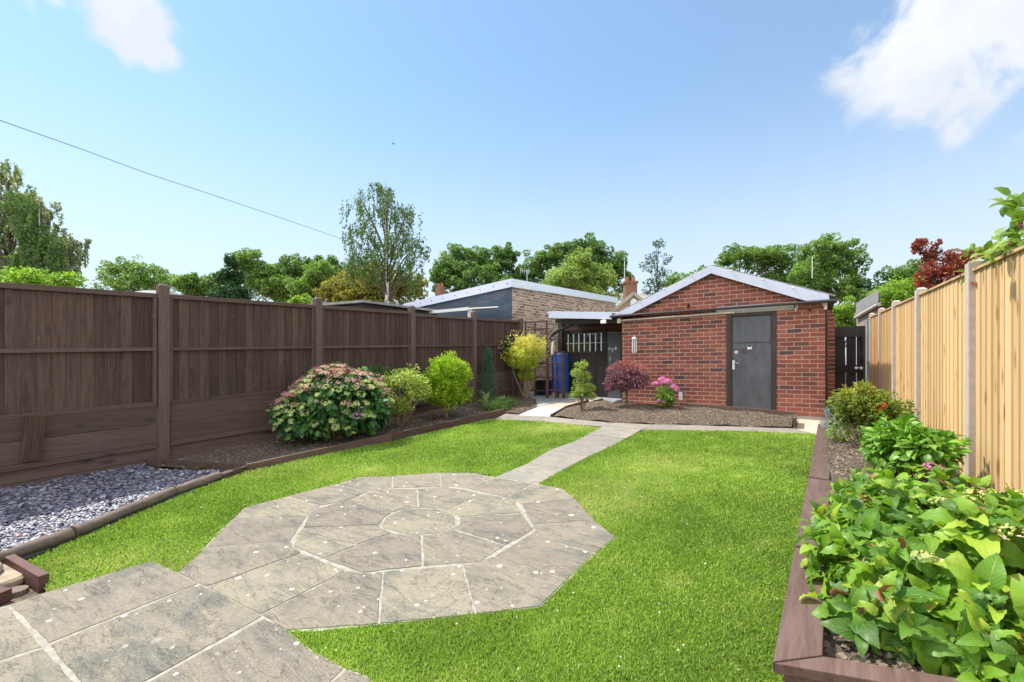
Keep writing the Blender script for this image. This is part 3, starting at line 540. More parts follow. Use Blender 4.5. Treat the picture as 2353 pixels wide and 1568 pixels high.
# soil beds
BEDL=[(-6.34,2.08),(-5.96,1.97),(-5.14,2.45),(-5.04,2.63),(-5.04,3.5),(-5.08,4.42),(-5.08,6.06),(-5.08,7.25),(-4.96,7.17),(-4.67,7.14),(-4.86,8.2),(-5.5,9.1),(-5.9,9.6),(-6.34,9.75)]
BEDC=[(-3.99,7.28),(-3.46,7.21),(-2.82,7.23),(-2.21,7.41),(-1.26,7.81),(-.6,8.03),(-.33,8.2),(-.33,8.66),(-2.02,8.9),(-3.4,8.72),(-4.24,9.4),(-4.2,8.2)]
BEDR=[(.0,1.57),(.9,1.82),(.9,9.2),(.2,9.2),(.12,7.8)]
def hc(x,y): return GY*y+GX*x+.012+.12*np.clip((y-np.interp(x,[-4.2,-2.8,-2.2,-.3],[7.25,7.2,7.4,8.15]))/(np.interp(x,[-4,-3.4,-2,-.3],[9.2,8.75,8.92,8.66])-np.interp(x,[-4.2,-2.8,-2.2,-.3],[7.25,7.2,7.4,8.15])),0,1)*np.clip((x+4.3)/.8,0,1)+.012*np.sin(x*9+y*4)
def hl(x,y): return GY*y+GX*x+.015+.012*np.sin(x*11+y*5)
def hr(x,y): return .44+.018*y+.015*np.sin(x*13+y*7)
def bed(name,poly,hf,dens,label):
    a=np.array(poly); x0,y0=a.min(0); x1,y1=a.max(0); st=.07
    gx=np.arange(x0,x1+st,st); gy=np.arange(y0,y1+st,st); mb=MB()
    tri=tessellate_polygon([[Vector((p[0],p[1],0)) for p in poly]])
    bm=bmesh.new(); vv=[bm.verts.new((p[0],p[1],0)) for p in poly]
    for t in tri: bm.faces.new([vv[i] for i in t])
    for c in gx: bmesh.ops.bisect_plane(bm,geom=bm.verts[:]+bm.edges[:]+bm.faces[:],plane_co=(c,0,0),plane_no=(1,0,0))
    for c in gy: bmesh.ops.bisect_plane(bm,geom=bm.verts[:]+bm.edges[:]+bm.faces[:],plane_co=(0,c,0),plane_no=(0,1,0))
    for v in bm.verts: v.co.z=float(hf(v.co.x,v.co.y))+random.uniform(-.008,.008)
    bmesh.ops.recalc_face_normals(bm,faces=bm.faces)
    for f in bm.faces:
        if f.normal.z<0: f.normal_flip()
    me=bpy.data.meshes.new(name); bm.to_mesh(me); bm.free(); me.materials.append(M['soil']); o=bpy.data.objects.new(name,me); col.objects.link(o); o['kind']='structure'
    n=int((x1-x0)*(y1-y0)*dens); x=rng.uniform(x0,x1,n); y=rng.uniform(y0,y1,n); k=inpoly(x,y,inset(poly,.015)); x,y=x[k],y[k]; n=len(x)
    s=np.clip(rng.lognormal(-4.35,.45,n),.006,.04)
    scatter('soil_crumbs',CLD,np.stack([x,y,hf(x,y)-.1*s],1),sph(n)*[1,1,.3],np.stack([rng.normal(0,.4,n),rng.normal(0,.4,n),np.ones(n)],1),s,M['soilclod'],kind='stuff',label=label,cat='soil')
random.seed(5)
bed('border_bed',BEDL,hl,900,'dark crumbly soil in the border along the brown fence')
bed('centre_bed',BEDC,hc,2600,'dry brown crumbly soil in the bed in front of the garage')
bed('raised_bed',BEDR,hr,1800,'dry soil inside the raised planter by the new fence')

# ---------------------------------------------------------------- left fence (brown)
LX=-6.36; g0=-GX*0+GX*LX; PY=[.19,2.14,4.12,6.06,7.93,9.84]
fence=empty('brown_fence',(LX,5,ground(LX,5)),'long dark brown painted featheredge fence along the left side of the garden','fence')
random.seed(11)
def lf(h): return g0+h
for i in range(-1,5):
    y0=(PY[i] if i>=0 else -1.74)+.06; y1=PY[i+1]-.06
    ht=1.95-(.03 if i>2 else 0)
    mb=MB(); nb=17; bw=(y1-y0)/nb
    for k in range(nb):
        a=y0+k*bw; wv=random.uniform(-.003,.003)
        mb.add([(LX-.010+wv,a,lf(.66)+GY*a),(LX-.022,a,lf(.66)+GY*a),(LX-.022,a+bw+.012,lf(.66)+GY*a),(LX-.020,a+bw+.012,lf(.66)+GY*a),
                (LX-.010+wv,a,lf(ht-.03)+GY*a),(LX-.022,a,lf(ht-.03)+GY*a),(LX-.022,a+bw+.012,lf(ht-.03)+GY*a),(LX-.020,a+bw+.012,lf(ht-.03)+GY*a)],
               [(0,1,2,3),(7,6,5,4),(0,4,5,1),(1,5,6,2),(2,6,7,3),(3,7,4,0)])
    p=mb.build('fence_panel',M['brown'],fence)
    mb=MB(); mb.box(LX-.012,LX+.028,y0,y1,lf(1.285),lf(1.325),shear=GY,wob=.001); mb.box(LX-.012,LX+.026,y0,y1,lf(.655),lf(.70),shear=GY)
    mb.box(LX-.014,LX+.024,y0,y0+.035,lf(.70),lf(ht-.05),shear=GY); mb.box(LX-.014,LX+.024,y1-.035,y1,lf(.70),lf(ht-.05),shear=GY); mb.build('batten',M['brownh'],p,bevel=.002)
    mb=MB(); mb.box(LX-.03,LX+.03,y0-.005,y1+.005,lf(ht-.052),lf(ht),shear=GY,wob=.002); mb.build('capping_rail',M['brownh'],p,bevel=.003)
    for (a,b,dx) in ((.442,.657,.032),(.226,.440,.042),(.170,.224,.066),(.044,.168,.030),(-.02,.042,.055)):
        mb=MB(); mb.box(LX-.02,LX+dx-.01,y0+.005,y1-.005,lf(a),lf(b),shear=GY,wob=.0015); mb.build('gravel_board',M['brownh'],fence,bevel=.003)
for i,y in enumerate([-1.74]+PY):
    mb=MB(); b=ground(LX,y); h=2.06 if i<6 else 1.99
    mb.box(LX-.04,LX+.062,y-.052,y+.052,b-.1,b+h-.02,.5); 
    mb.add([(LX-.04,y-.052,b+h-.02),(LX+.062,y-.052,b+h-.02),(LX+.062,y+.052,b+h-.02),(LX-.04,y+.052,b+h-.02),(LX-.01,y-.02,b+h+.01),(LX+.035,y-.02,b+h+.01),(LX+.035,y+.02,b+h+.01),(LX-.01,y+.02,b+h+.01)],[(4,5,6,7),(0,1,5,4),(1,2,6,5),(2,3,7,6),(3,0,4,7)],.5)
    mb.build('fence_post',M['brownpost'],fence,bevel=.004)
# leaning deck board
mb=MB(); a=Matrix.Rotation(R(-4),3,'X')@Matrix.Rotation(R(6),3,'Y')
c0=Vector((LX+.085,1.07,.655)); mb.obox(c0,(.02,.135,.44),a,.4)
for k in range(7): mb.obox(c0+a@Vector((.0125,-.057+.019*k,0)),(.006,.009,.438),a,.4)
mb.build('deck_board',M['deck'],bevel=.001,label='short ribbed brown decking offcut leaning against the lower boards of the brown fence',cat='board')
# timber edging
def seg_points(p): return [Vector((q[0],q[1],0)) for q in p]
random.seed(8)
lg=[(-4.02,.3)]+list(LOG)
for i in range(1,4):
    a=Vector((*LOG[i-1],0)) if i>1 else Vector((-4.10,.45,0)); b=Vector((*LOG[i],0)); off=Vector((-.035,-.0,0))
    pts=[]
    for k in range(7):
        p=a.lerp(b,.01+.98*k/6)+off; p.z=ground(p.x,p.y)+.038+.004*math.sin(k*2+i); pts.append(p)
    mb=MB(); mb.tube(pts,[.043+.003*math.sin(k*1.3+i) for k in range(7)],12,.3+.2*i)
    mb.build('timber_log',M['logm'],label=['nearest round grey timber log edging the slate gravel','middle round grey timber log edging the slate gravel','far round grey timber log edging the slate gravel, ending at the flat brown plank'][i-1],cat='log edging',group='round timber logs along the lawn edge')
def edge_plank(p,q,h,th,name,label,mat='plank',z0=-.03,ends=None,zf=ground,z1=None,**k):
    d=Vector((q[0]-p[0],q[1]-p[1])); n=Vector((-d.y,d.x)).normalized()*th/2; mb=MB()
    poly=[(p[0]+n.x,p[1]+n.y),(p[0]-n.x,p[1]-n.y),(q[0]-n.x,q[1]-n.y),(q[0]+n.x,q[1]+n.y)]
    mb.prism(poly,z0,h,random.random(),zf); return mb.build(name,M[mat],bevel=.003,label=label,cat='edging',**k)
gp_='brown planks edging the beds and lawn'
edge_plank((-4.96,2.16),(-5.11,2.5),.055,.075,'edging_plank','short flat brown plank joining the round logs to the border edging',group=gp_)
edge_plank((-5.05,2.45),(-5.02,4.40),.075,.035,'edging_plank','brown plank edging beneath the big pink hydrangea beside the lawn',group=gp_)
edge_plank((-5.02,4.41),(-4.95,5.72),.08,.035,'edging_plank','brown edging plank right of the pink hydrangea with lawn in front',group=gp_)
edge_plank((-4.95,5.73),(-4.99,7.16),.09,.035,'edging_plank','far brown edging plank by the golden bush ending at the paved path',group=gp_)
edge_plank((-6.3,1.98),(-5.1,2.42),.075,.04,'edging_plank','dark plank dividing the slate gravel from the soil border at the fence post',group=gp_)
edge_plank((-4.02,7.25),(-4.24,8.2),.045,.03,'edging_plank','low dark plank between the pale concrete slab and the central soil bed',group=gp_)
edge_plank((-4.24,8.21),(-4.28,9.45),.06,.03,'edging_plank','low dark plank continuing along the beige path towards the lean-to',group=gp_)
edge_plank((-3.4,8.74),(-2.03,8.94),.135,.035,'edging_plank','back edging plank of the central bed behind the purple maple and phlox',group=gp_)
edge_plank((-2.02,8.94),(-.31,8.68),.185,.035,'edging_plank','reddish back edging plank of the central bed below the grey door',group=gp_)
edge_plank((-.29,8.13),(-.30,8.70),.16,.04,'edging_plank','short brown end plank closing the right end of the central bed',group=gp_)
# raised planter
pl=empty('raised_planter',(.05,4,.1),'long brown painted timber planter along the new fence with a flat top board','planter')
TZ=.52
mb=MB(); mb.prism([(-.103,1.445),(.011,1.556),(.072,3.99),(-.057,4.015)],TZ-.03,TZ,.5); mb.build('top_board',M['planter'],pl,bevel=.003)
mb=MB(); mb.prism([(-.055,4.035),(.070,4.01),(.14,7.88),(.005,7.88)],TZ-.028,TZ+.006,.2); mb.build('top_board',M['planter'],pl,bevel=.003)
mb=MB(); mb.prism([(-.100,1.444),(.014,1.555),(.95,1.835),(.95,1.745)],TZ-.032,TZ-.002,.8); mb.build('top_board',M['planter'],pl,bevel=.003)
for k,(a,b) in enumerate(((TZ-.17,TZ-.032),(TZ-.32,TZ-.175),(TZ-.47,TZ-.325))):
    mb=MB(); mb.prism([(-.075,1.49),(-.04,1.51),(.0,4.0),(.08,7.86),(.035,7.86),(-.03,4.0)],a,b,.3+.2*k); mb.build('side_board',M['planter'],pl,bevel=.003)
    mb=MB(); mb.prism([(-.078,1.482),(.93,1.765),(.93,1.805),(-.08,1.512)],a,b,.4+.2*k); mb.build('front_board',M['planter'],pl,bevel=.003)
# ---------------------------------------------------------------- right fence (new)
RX=.924; rf=empty('new_fence',(RX,6,ground(RX,6)),'new golden brown closeboard fence with concrete posts along the right side','fence')
RY=[.75,2.74,4.73,6.88,8.85,10.7,12.5]
random.seed(21)
for i in range(6):
    y0=RY[i]+.055; y1=RY[i+1]-.055; nb=15; bw=(y1-y0)/nb; mb=MB(); g=GX*RX
    for k in range(nb):
        a=y0+k*bw; t0=random.uniform(-.004,.004); x1_=RX+.035
        mb.add([(x1_,a,g+.16+GY*a),(x1_+.018,a,g+.16+GY*a),(x1_+.018,a+bw+.01,g+.16+GY*a),(x1_+.010+t0,a+bw+.01,g+.16+GY*a),
                (x1_,a,g+1.83+GY*a),(x1_+.018,a,g+1.83+GY*a),(x1_+.018,a+bw+.01,g+1.83+GY*(a+bw)),(x1_+.010+t0,a+bw+.01,g+1.83+GY*(a+bw))],
               [(0,1,2,3),(7,6,5,4),(0,4,5,1),(1,5,6,2),(2,6,7,3),(3,7,4,0)])
    p=mb.build('fence_panel',M['new'],rf)
    mb=MB(); mb.box(RX+.022,RX+.075,y0-.01,y1+.01,g+1.832,g+1.852,shear=GY); mb.build('capping_rail',M['newcap'],p,bevel=.002)
    mb=MB(); mb.box(RX+.03,RX+.07,y0-.03,y1+.03,g-.1,g+.158,shear=GY); mb.build('gravel_board',M['conc'],rf,bevel=.003)
for y in RY:
    b=ground(RX,y); h=1.90; mb=MB(); mb.box(RX,RX+.10,y-.05,y+.05,b-.1,b+h,.5)
    mb.add([(RX,y-.05,b+h),(RX+.1,y-.05,b+h),(RX+.1,y+.05,b+h),(RX,y+.05,b+h),(RX+.025,y-.03,b+h+.022),(RX+.075,y-.03,b+h+.022),(RX+.075,y+.03,b+h+.022),(RX+.025,y+.03,b+h+.022)],[(4,5,6,7),(0,1,5,4),(1,2,6,5),(2,3,7,6),(3,0,4,7)],.5)
    mb.build('fence_post',M['conc'],rf,bevel=.006)
# ---------------------------------------------------------------- garage
GYF=9.22; gar=empty('garage',(-1.65,GYF,.45),'red brick garage with low pitched roof, lilac fascia boards and dark grey door','garage')
X0,X1,DX0,DX1,DT=-3.41,.105,-1.40,-.60,2.325
GT=lambda x:3.17-abs(x+1.65)*(.425 if x>-1.65 else .458)
mb=MB()
mb.xprism([(X0,.3),(DX0,.3),(DX0,2.395),(X0,2.395)],GYF,GYF+.215); mb.xprism([(DX1,.3),(X1,.3),(X1,2.395),(DX1,2.395)],GYF,GYF+.215)
mb.xprism([(X0,2.397),(X1,2.397),(X1,GT(X1)),(-1.65,3.17),(X0,GT(X0))],GYF+.0,GYF+.215)
mb.build('front_wall',M['brickg'],gar,flip=True)
mb=MB(); mb.box(X1-.215,X1,GYF+.217,10.2,.3,2.42); mb.box(X1-.215,.26,10.2,10.42,.3,2.33); mb.box(X1-.1,X1+.1,10.42,15.5,.3,2.42); mb.box(X0,X0+.2,GYF+.217,15.5,.3,2.42); mb.box(X0,X1,15.5,15.7,.3,2.42)
mb.build('side_wall',M['brickgs'],gar)
mb=MB(); mb.xprism([(DX0-.17,2.335),(DX1+.32,2.335),(DX1+.32,2.475),(DX0-.17,2.475)],GYF-.004,GYF+.1); mb.build('lintel',M['concp'],gar,bevel=.003)
mb=MB(); mb.box(DX0,DX0+.085,GYF-.02,GYF+.09,.40,2.333); mb.box(DX1-.075,DX1,GYF-.02,GYF+.09,.40,2.333); mb.box(DX0+.085,DX1-.075,GYF-.018,GYF+.09,2.275,2.333); dfr=mb.build('door_frame',M['frame'],gar,bevel=.004)
mb=MB(); mb.box(DX0+.088,DX1-.078,GYF+.02,GYF+.065,.44,2.272,.5)
mb.box(DX0+.10,DX1-.09,GYF+.012,GYF+.02,1.80,2.26,.5); mb.box(DX0+.10,DX1-.09,GYF+.005,GYF+.02,.60,.65,.5); mb.box(DX0+.09,DX1-.08,GYF+.010,GYF+.02,1.785,1.792,.5); door=mb.build('door',M['doorg'],gar,bevel=.002)
mb=MB(); mb.xprism([(-1.305,1.30),(-1.265,1.30),(-1.265,1.47),(-1.305,1.47)],GYF-.005,GYF+.02); mb.tube([(-1.285,GYF-.005,1.415),(-1.285,GYF-.045,1.415),(-1.19,GYF-.045,1.418)],.011,8); mb.build('handle',M['steel'],door,bevel=.002)
mb=MB(); mb.tube([(-1.24,GYF+.02,1.62),(-1.24,GYF-.004,1.62)],.028,16); mb.build('cylinder_lock',M['steel'],door)
mb=MB(); mb.tube([(-1.24,GYF-.004,1.62),(-1.24,GYF-.007,1.62)],.012,12); mb.build('keyhole',M['black'],door)
mb=MB(); mb.box(-1.055,-.985,GYF-.014,GYF+.02,1.665,1.735); mb.build('lock_box',M['white'],door,bevel=.004)
mb=MB(); mb.box(-1.05,-.99,GYF-.018,GYF-.013,1.712,1.738); mb.build('shackle',M['black'],door)
def rust():
    t=NT('rust stain'); return t.base(t.mix(t.rng(t.noise(20,4),.4,.6),(.16,.07,.04),(.10,.09,.095)),.9,.1)
M['rust']=rust()
mb=MB(); mb.box(-1.155,-1.085,GYF+.016,GYF+.02,1.585,1.685); mb.box(-1.31,-1.155,GYF+.016,GYF+.02,1.655,1.668); mb.build('rust_patch',M['rust'],door)
# fascia boards
FY=GYF-.13
mb=MB(); mb.xprism([(-1.65,3.235),(-3.47,2.47),(-3.58,2.44),(-3.17,2.44),(-1.65,3.09)],FY,FY+.025); mb.build('fascia_board',M['fascia'],gar,bevel=.003)
mb=MB(); mb.xprism([(-1.648,3.237),(-1.648,3.09),(-.16,2.455),(.16,2.455),(.15,2.53)],FY-.003,FY+.022); mb.build('fascia_board',M['fascia'],gar,bevel=.003)
for q in (-3.0,-2.5,-2.0,-1.3,-.8,-.35):
    mb=MB(); mb.tube([(q,FY-.012,3.235-abs(q+1.65)*.425),(q,FY-.006,3.262-abs(q+1.65)*.425)],.013,6); mb.build('fixing',M['white'],gar)
# corrugated roof
def corr(x_eave,z_eave,x_r,z_r,y0,y1,pitch=.146,amp=.027,th=.012):
    ny=int((y1-y0)/pitch*8); vs=[];
    for s_ in (0,1):
        for j in range(ny+1):
            y=y0+(y1-y0)*j/ny; d=amp*math.sin(2*math.pi*(y-y0)/pitch)+th*s_
            vs.append((x_eave,y,z_eave+d)); vs.append((x_r,y,z_r+d))
    n=2*(ny+1); fs=[]
    for j in range(ny):
        a=2*j; fs.append((a,a+1,a+3,a+2)); fs.append((n+a,n+a+2,n+a+3,n+a+1)); fs.append((a,a+2,n+a+2,n+a))
    return vs,fs
mb=MB(); mb.add(*corr(.24,2.49,-1.65,3.225,FY+.03,15.8),rnd=.5); mb.add(*corr(-3.6,2.42,-1.65,3.225,FY+.03,15.8),rnd=.5); mb.build('roof',M['asb'],gar,flip=False)
mb=MB(); mb.tube([(-3.6,GYF-.19,2.405),(.24,GYF-.19,2.42)],.024,10); mb.box(-3.58,.22,GYF-.16,GYF-.10,2.405,2.44)
for q in (-2.42,-1.62,-.33): mb.tube([(q,GYF-.19,2.41),(q+.01,GYF-.10,2.37),(q,GYF,2.36)],.008,6)
mb.build('awning_bar',M['gutterm'],gar)
mb=MB(); mb.tube([(-3.44,GYF-.05,2.325),(-1.33,GYF-.05,2.345)],.016,10); mb.box(-3.49,-3.43,GYF-.07,GYF+.0,2.27,2.37); mb.box(-1.36,-1.27,GYF-.06,GYF+0,2.33,2.36); mb.build('conduit',M['cream'],gar)
mb=MB(); mb.xprism([(.02,2.44),(.13,2.44),(.13,2.30),(.085,2.30),(.085,2.36)],GYF-.06,GYF-.002); mb.build('corner_bracket',M['cream'],gar,bevel=.004)
mb=MB(); mb.tube([(-.32,GYF-.02,2.40),(-.32,GYF-.05,2.36),(-.31,GYF-.04,2.30)],.008,6); mb.build('hook',M['steel'],gar)
mb=MB(); mb.tube([(-2.08,GYF-.002,2.51),(-2.06,GYF-.05,2.56)],.02,8); mb.build('wall_bracket',M['black'],gar); mb=MB(); mb.tube([(-.12,GYF-.002,2.33),(-.1,GYF-.05,2.30)],.016,8); mb.build('wall_bracket',M['black'],gar)
mb=MB(); mb.box(-2.255,-2.185,GYF-.03,GYF-.001,.70,.86)
for k in range(5): mb.box(-2.25,-2.19,GYF-.034,GYF-.029,.715+.028*k,.73+.028*k)
mb.build('vent_cover',M['white'],gar,bevel=.002)
mb=MB(); mb.tube([(X1+.02,GYF+.06,.5),(X1+.02,GYF+.06,2.3)],.018,8); mb.build('pipe',M['gutterm'],gar)
# plinth
mb=MB(); mb.box(-.598,X1+.004,GYF-.012,GYF-.001,.38,.50); mb.build('plinth',M['rust'] if 0 else M['concp'],gar,bevel=.003)
# wind chime
wc=empty('wind_chime',(-3.08,GYF-.19,1.92),'metal tube wind chime hanging from the black bar in front of the brick wall','wind chime')
mb=MB(); mb.tube([(-3.08,GYF-.19,2.40),(-3.08,GYF-.19,1.98)],.004,6); mb.build('cord',M['black'],wc)
mb=MB(); mb.lathe((-3.08,GYF-.19,1.915),[(.058,0),(.058,.012),(.035,.035),(.012,.05),(.006,.075)],16); mb.build('top_cap',M['alu'],wc)
for k,(dx,dy,l) in enumerate(((-.045,0,.26),(-.02,-.035,.28),(.018,-.035,.28),(.045,0,.27),(.0,.04,.25))):
    mb=MB(); mb.tube([(-3.08+dx,GYF-.19+dy,1.91),(-3.08+dx,GYF-.19+dy,1.91-l)],.0085,8); mb.build('chime_tube',M['alu'],wc)
# ---------------------------------------------------------------- lean-to
lt=empty('lean_to',(-4.4,10,.5),'open fronted lean-to beside the garage with flat roof, dark boarded back and barred window','lean-to')
mb=MB(); mb.add([(-5.09,9.07,2.47),(-3.58,9.07,2.35),(-3.58,9.07,2.50),(-5.09,9.07,2.62),(-5.09,9.095,2.47),(-3.58,9.095,2.35),(-3.58,9.095,2.50),(-5.09,9.095,2.62)],[(0,1,2,3),(7,6,5,4),(0,4,5,1),(1,5,6,2),(2,6,7,3),(3,7,4,0)]); mb.build('fascia_board',M['fascia'],lt,bevel=.003)
mb=MB(); mb.add([(-5.15,9.1,2.59),(-3.45,9.1,2.47),(-3.45,13.2,2.57),(-5.3,13.2,2.70),(-5.15,9.1,2.615),(-3.45,9.1,2.495),(-3.45,13.2,2.60),(-5.3,13.2,2.73)],[(0,3,2,1),(4,5,6,7),(0,1,5,4),(1,2,6,5),(2,3,7,6),(3,0,4,7)]); mb.build('roof',M['fasciab'],lt)
mb=MB(); mb.box(-5.52,-4.24,10.5,10.56,.5,1.70,.5); mb.box(-5.52,-5.38,10.5,10.56,1.70,2.2); mb.box(-4.36,-4.24,10.5,10.56,1.70,2.2); mb.box(-5.52,-3.42,10.5,10.56,2.2,2.56); mb.box(-3.9,-3.42,10.5,10.56,.5,2.2); 
for q in (-5.0,-4.6): mb.box(q,q+.02,10.49,10.5,.55,1.7)
mb.box(-5.4,-4.3,10.47,10.5,1.69,1.74); mb.build('back_wall',M['darkwood'],lt)
mb=MB(); mb.box(-5.38,-4.36,10.53,10.54,1.70,2.2); wg=mb.build('window',M['glass'],lt)
mb=MB(); mb.box(-5.38,-4.36,10.505,10.515,1.95,1.962); mb.build('glazing_bar',M['white'],wg)
for k in range(7):
    q=-5.32+k*.15; mb=MB(); mb.box(q,q+.028,10.48,10.50,1.745,2.19); mb.build('window_bar',M['alu'],wg)
mb=MB(); mb.box(-4.235,-3.905,10.47,10.51,.55,2.19,.5); d2=mb.build('door',M['doorg'],lt,bevel=.003)
mb=MB(); mb.tube([(-4.15,10.46,1.47),(-4.15,10.42,1.5),(-4.15,10.42,1.6),(-4.15,10.46,1.63)],.01,8); mb.build('handle',M['steel'],d2)
mb=MB(); mb.tube([(-4.22,10.455,1.80),(-3.98,10.455,1.80)],.013,8); mb.box(-4.2,-4.16,10.45,10.47,1.77,1.83); mb.box(-4.05,-4.0,10.45,10.47,1.77,1.83); mb.tube([(-4.1,10.45,1.79),(-4.1,10.44,1.72)],.016,8); mb.build('bolt',M['steel'],d2)
mb=MB(); mb.box(-5.56,-5.44,10.40,10.5,.5,2.58); mb.beam((-5.05,9.35,2.42),(-3.45,9.35,2.33),.06,.10); mb.beam((-5.1,9.9,2.45),(-3.45,9.9,2.36),.06,.10); mb.build('frame',M['frame'],lt)
mb=MB(); mb.box(-5.40,-3.45,10.44,10.47,2.28,2.36,.2); mb.build('rail',M['redpaint'],lt)
mb=MB(); mb.tube([(-4.6,9.3,2.30),(-5.05,9.5,2.22),(-5.32,9.66,2.12),(-5.40,9.68,2.06),(-5.30,9.68,1.98)],.034,12); mb.build('downpipe',M['black'],lt)
mb=MB(); mb.tube([(-5.30,9.68,2.0),(-5.345,9.7,1.66)],.030,12); mb.build('downpipe_end',M['white'],lt,label='white lower length of downpipe')
fl=MB(); fl.obox((-3.74,9.02,2.30),(.115,.05,.075),Matrix.Rotation(R(-15),3,'X')); fl.beam((-3.74,9.05,2.37),(-3.74,9.04,2.33),.02,.02); fl.build('floodlight',M['cream'],bevel=.006,label='small cream floodlight fixed under the lean-to fascia',cat='light')
# ---------------------------------------------------------------- trellis, barrels
tr=empty('tall_trellis',(-5.95,9.9,.6),'tall brown square trellis between the end of the brown fence and the lean-to','trellis')
for q in (-6.24,-5.96,-5.62):
    mb=MB(); mb.box(q-.018,q+.018,9.90,9.93,.55,2.50); mb.build('upright',M['redpaint'],tr)
for z in (2.50,2.31,2.12,1.80,1.45,1.1,.76):
    mb=MB(); mb.box(-6.3,-5.60,9.93,9.955,z-.018,z+.018); mb.build('crossbar',M['redpaint'],tr)
t2=empty('low_trellis',(-5.3,9.75,.6),'low red brown trellis gate standing in front of the blue barrel','trellis')
for q,wd in ((-5.50,.07),(-5.27,.04),(-5.06,.07)):
    mb=MB(); mb.box(q-wd/2,q+wd/2,9.72,9.77,.56,1.73); mb.build('upright',M['redpaint'],t2,bevel=.003)
for z in (1.70,1.42,1.09,.79):
    mb=MB(); mb.box(-5.5,-5.06,9.775,9.80,z-.018,z+.018); mb.build('crossbar',M['redpaint'],t2)
def barrel(c,r,h,m):
    mb=MB(); mb.lathe(c,[(r*.9,0),(r,.04),(r,.30*h),(r*1.04,.33*h),(r,.36*h),(r,.64*h),(r*1.04,.67*h),(r,.70*h),(r,.93*h),(r*.88,h)],28); return mb
bb=empty('water_barrel',(-5.34,10.12,.55),'blue plastic water barrel standing behind the low trellis','barrel')
barrel((-5.34,10.12,.72),.215,.93,0).build('barrel',M['blue'],bb); mb=MB(); mb.lathe((-5.34,10.12,1.645),[(.195,0),(.2,.02),(.17,.045)],24); mb.build('lid',M['blue'],bb)
mb=MB()
for dx in (-.16,.04): mb.box(-5.34+dx,-5.34+dx+.14,9.98,10.26,.55,.72,random.random())
mb.build('barrel_stand',M['concp'],label='pale concrete blocks under the blue barrel',cat='blocks')
mb=MB(); mb.lathe((-5.95,10.35,.58),[(.19,0),(.21,.03),(.23,.40),(.245,.43)],20); mb.build('plant_tub',M['black'],label='black plastic tub on the ground behind the tall trellis',cat='tub')
# ---------------------------------------------------------------- neighbour garage
ng=empty('neighbour_garage',(-8.4,12,.6),'flat roofed neighbouring garage with buff brick side, blue painted front and pale fascia','garage')
NX=-6.62
mb=MB(); mb.add([(NX-.2,9.86,.2),(NX,9.86,.2),(NX,17.2,.2),(NX-.2,17.2,.2),(NX-.2,9.86,3.48),(NX,9.86,3.48),(NX,17.2,3.98),(NX-.2,17.2,3.98)],[(0,3,2,1),(4,5,6,7),(0,1,5,4),(1,2,6,5),(2,3,7,6),(3,0,4,7)],.5); mb.build('side_wall',M['buff'],ng)
mb=MB(); mb.xprism([(-10.5,.2),(NX-.001,.2),(NX-.001,3.46),(-10.5,3.12)],9.84,10.05,rnd=.5); mb.build('front_wall',M['bluebr'],ng)
mb=MB(); mb.xprism([(-10.6,3.10),(NX+.05,3.43),(NX+.05,3.645),(-10.6,3.30)],9.76,9.79); mb.build('fascia_board',M['fascia'],ng)
mb=MB(); mb.add([(NX+.02,9.79,3.43),(NX+.05,9.79,3.43),(NX+.05,17.3,3.90),(NX+.02,17.3,3.90),(NX+.02,9.79,3.645),(NX+.05,9.79,3.645),(NX+.05,17.3,4.11),(NX+.02,17.3,4.11)],[(0,3,2,1),(4,5,6,7),(0,1,5,4),(1,2,6,5),(2,3,7,6),(3,0,4,7)],.5); mb.build('side_fascia',M['fasciab'],ng)
mb=MB(); mb.add([(-10.6,9.77,3.29),(NX+.04,9.77,3.63),(NX+.04,17.3,4.10),(-10.6,17.3,3.8),(-10.6,9.77,3.31),(NX+.04,9.77,3.65),(NX+.04,17.3,4.12),(-10.6,17.3,3.82)],[(0,3,2,1),(4,5,6,7),(0,1,5,4),(1,2,6,5),(2,3,7,6),(3,0,4,7)],.5); mb.build('roof',M['felt'],ng)
for k in range(9): mb=MB(); x=-10.3+k*.45; mb.tube([(x,9.757,3.2+(x+10.6)*.084),(x,9.765,3.2+(x+10.6)*.084)],.018,8); mb.build('fixing',M['black'],ng)
mb=MB(); mb.box(-7.9,-7.45,9.825,9.84,2.98,3.0); mb.build('wall_mark',M['white'],ng) if 0 else None
# corrugated white canopy and felt shed beyond the fence
ws=empty('canopy',(-8.3,8.9,1.5),'low white corrugated canopy roof just beyond the brown fence','canopy')
mb=MB(); vs,fs=corr(-1.05,0,1.05,0,0,2.2,pitch=.076,amp=.016,th=.006)
vs=[(-7.75+ (y-1.1),8.75+x*.55,2.80+z-(y-1.1)*.02+x*.08) for x,y,z in vs]; mb.add(vs,fs,.5); mb.build('roof_sheet',M['white'],ws,flip=False)
mb=MB(); mb.box(-8.85,-6.66,8.12,8.15,2.66,2.73); mb.box(-8.8,-8.73,8.2,8.27,.3,2.7); mb.box(-6.75,-6.68,8.2,8.27,.3,2.7); mb.build('frame',M['white'],ws)
fs_=empty('felt_shed',(-10,7,.3),'low shed with grey felt flat roof beyond the brown fence','shed')
mb=MB(); mb.box(-11.4,-7.9,6.2,8.4,.2,2.68); mb.build('wall',M['darkwood'],fs_)
mb=MB(); mb.add([(-11.5,6.1,2.80),(-7.8,6.1,2.69),(-7.8,8.5,2.72),(-11.5,8.5,2.84),(-11.5,6.1,2.86),(-7.8,6.1,2.74),(-7.8,8.5,2.77),(-11.5,8.5,2.90)],[(0,3,2,1),(4,5,6,7),(0,1,5,4),(1,2,6,5),(2,3,7,6),(3,0,4,7)],.5); mb.build('roof',M['felt'],fs_)
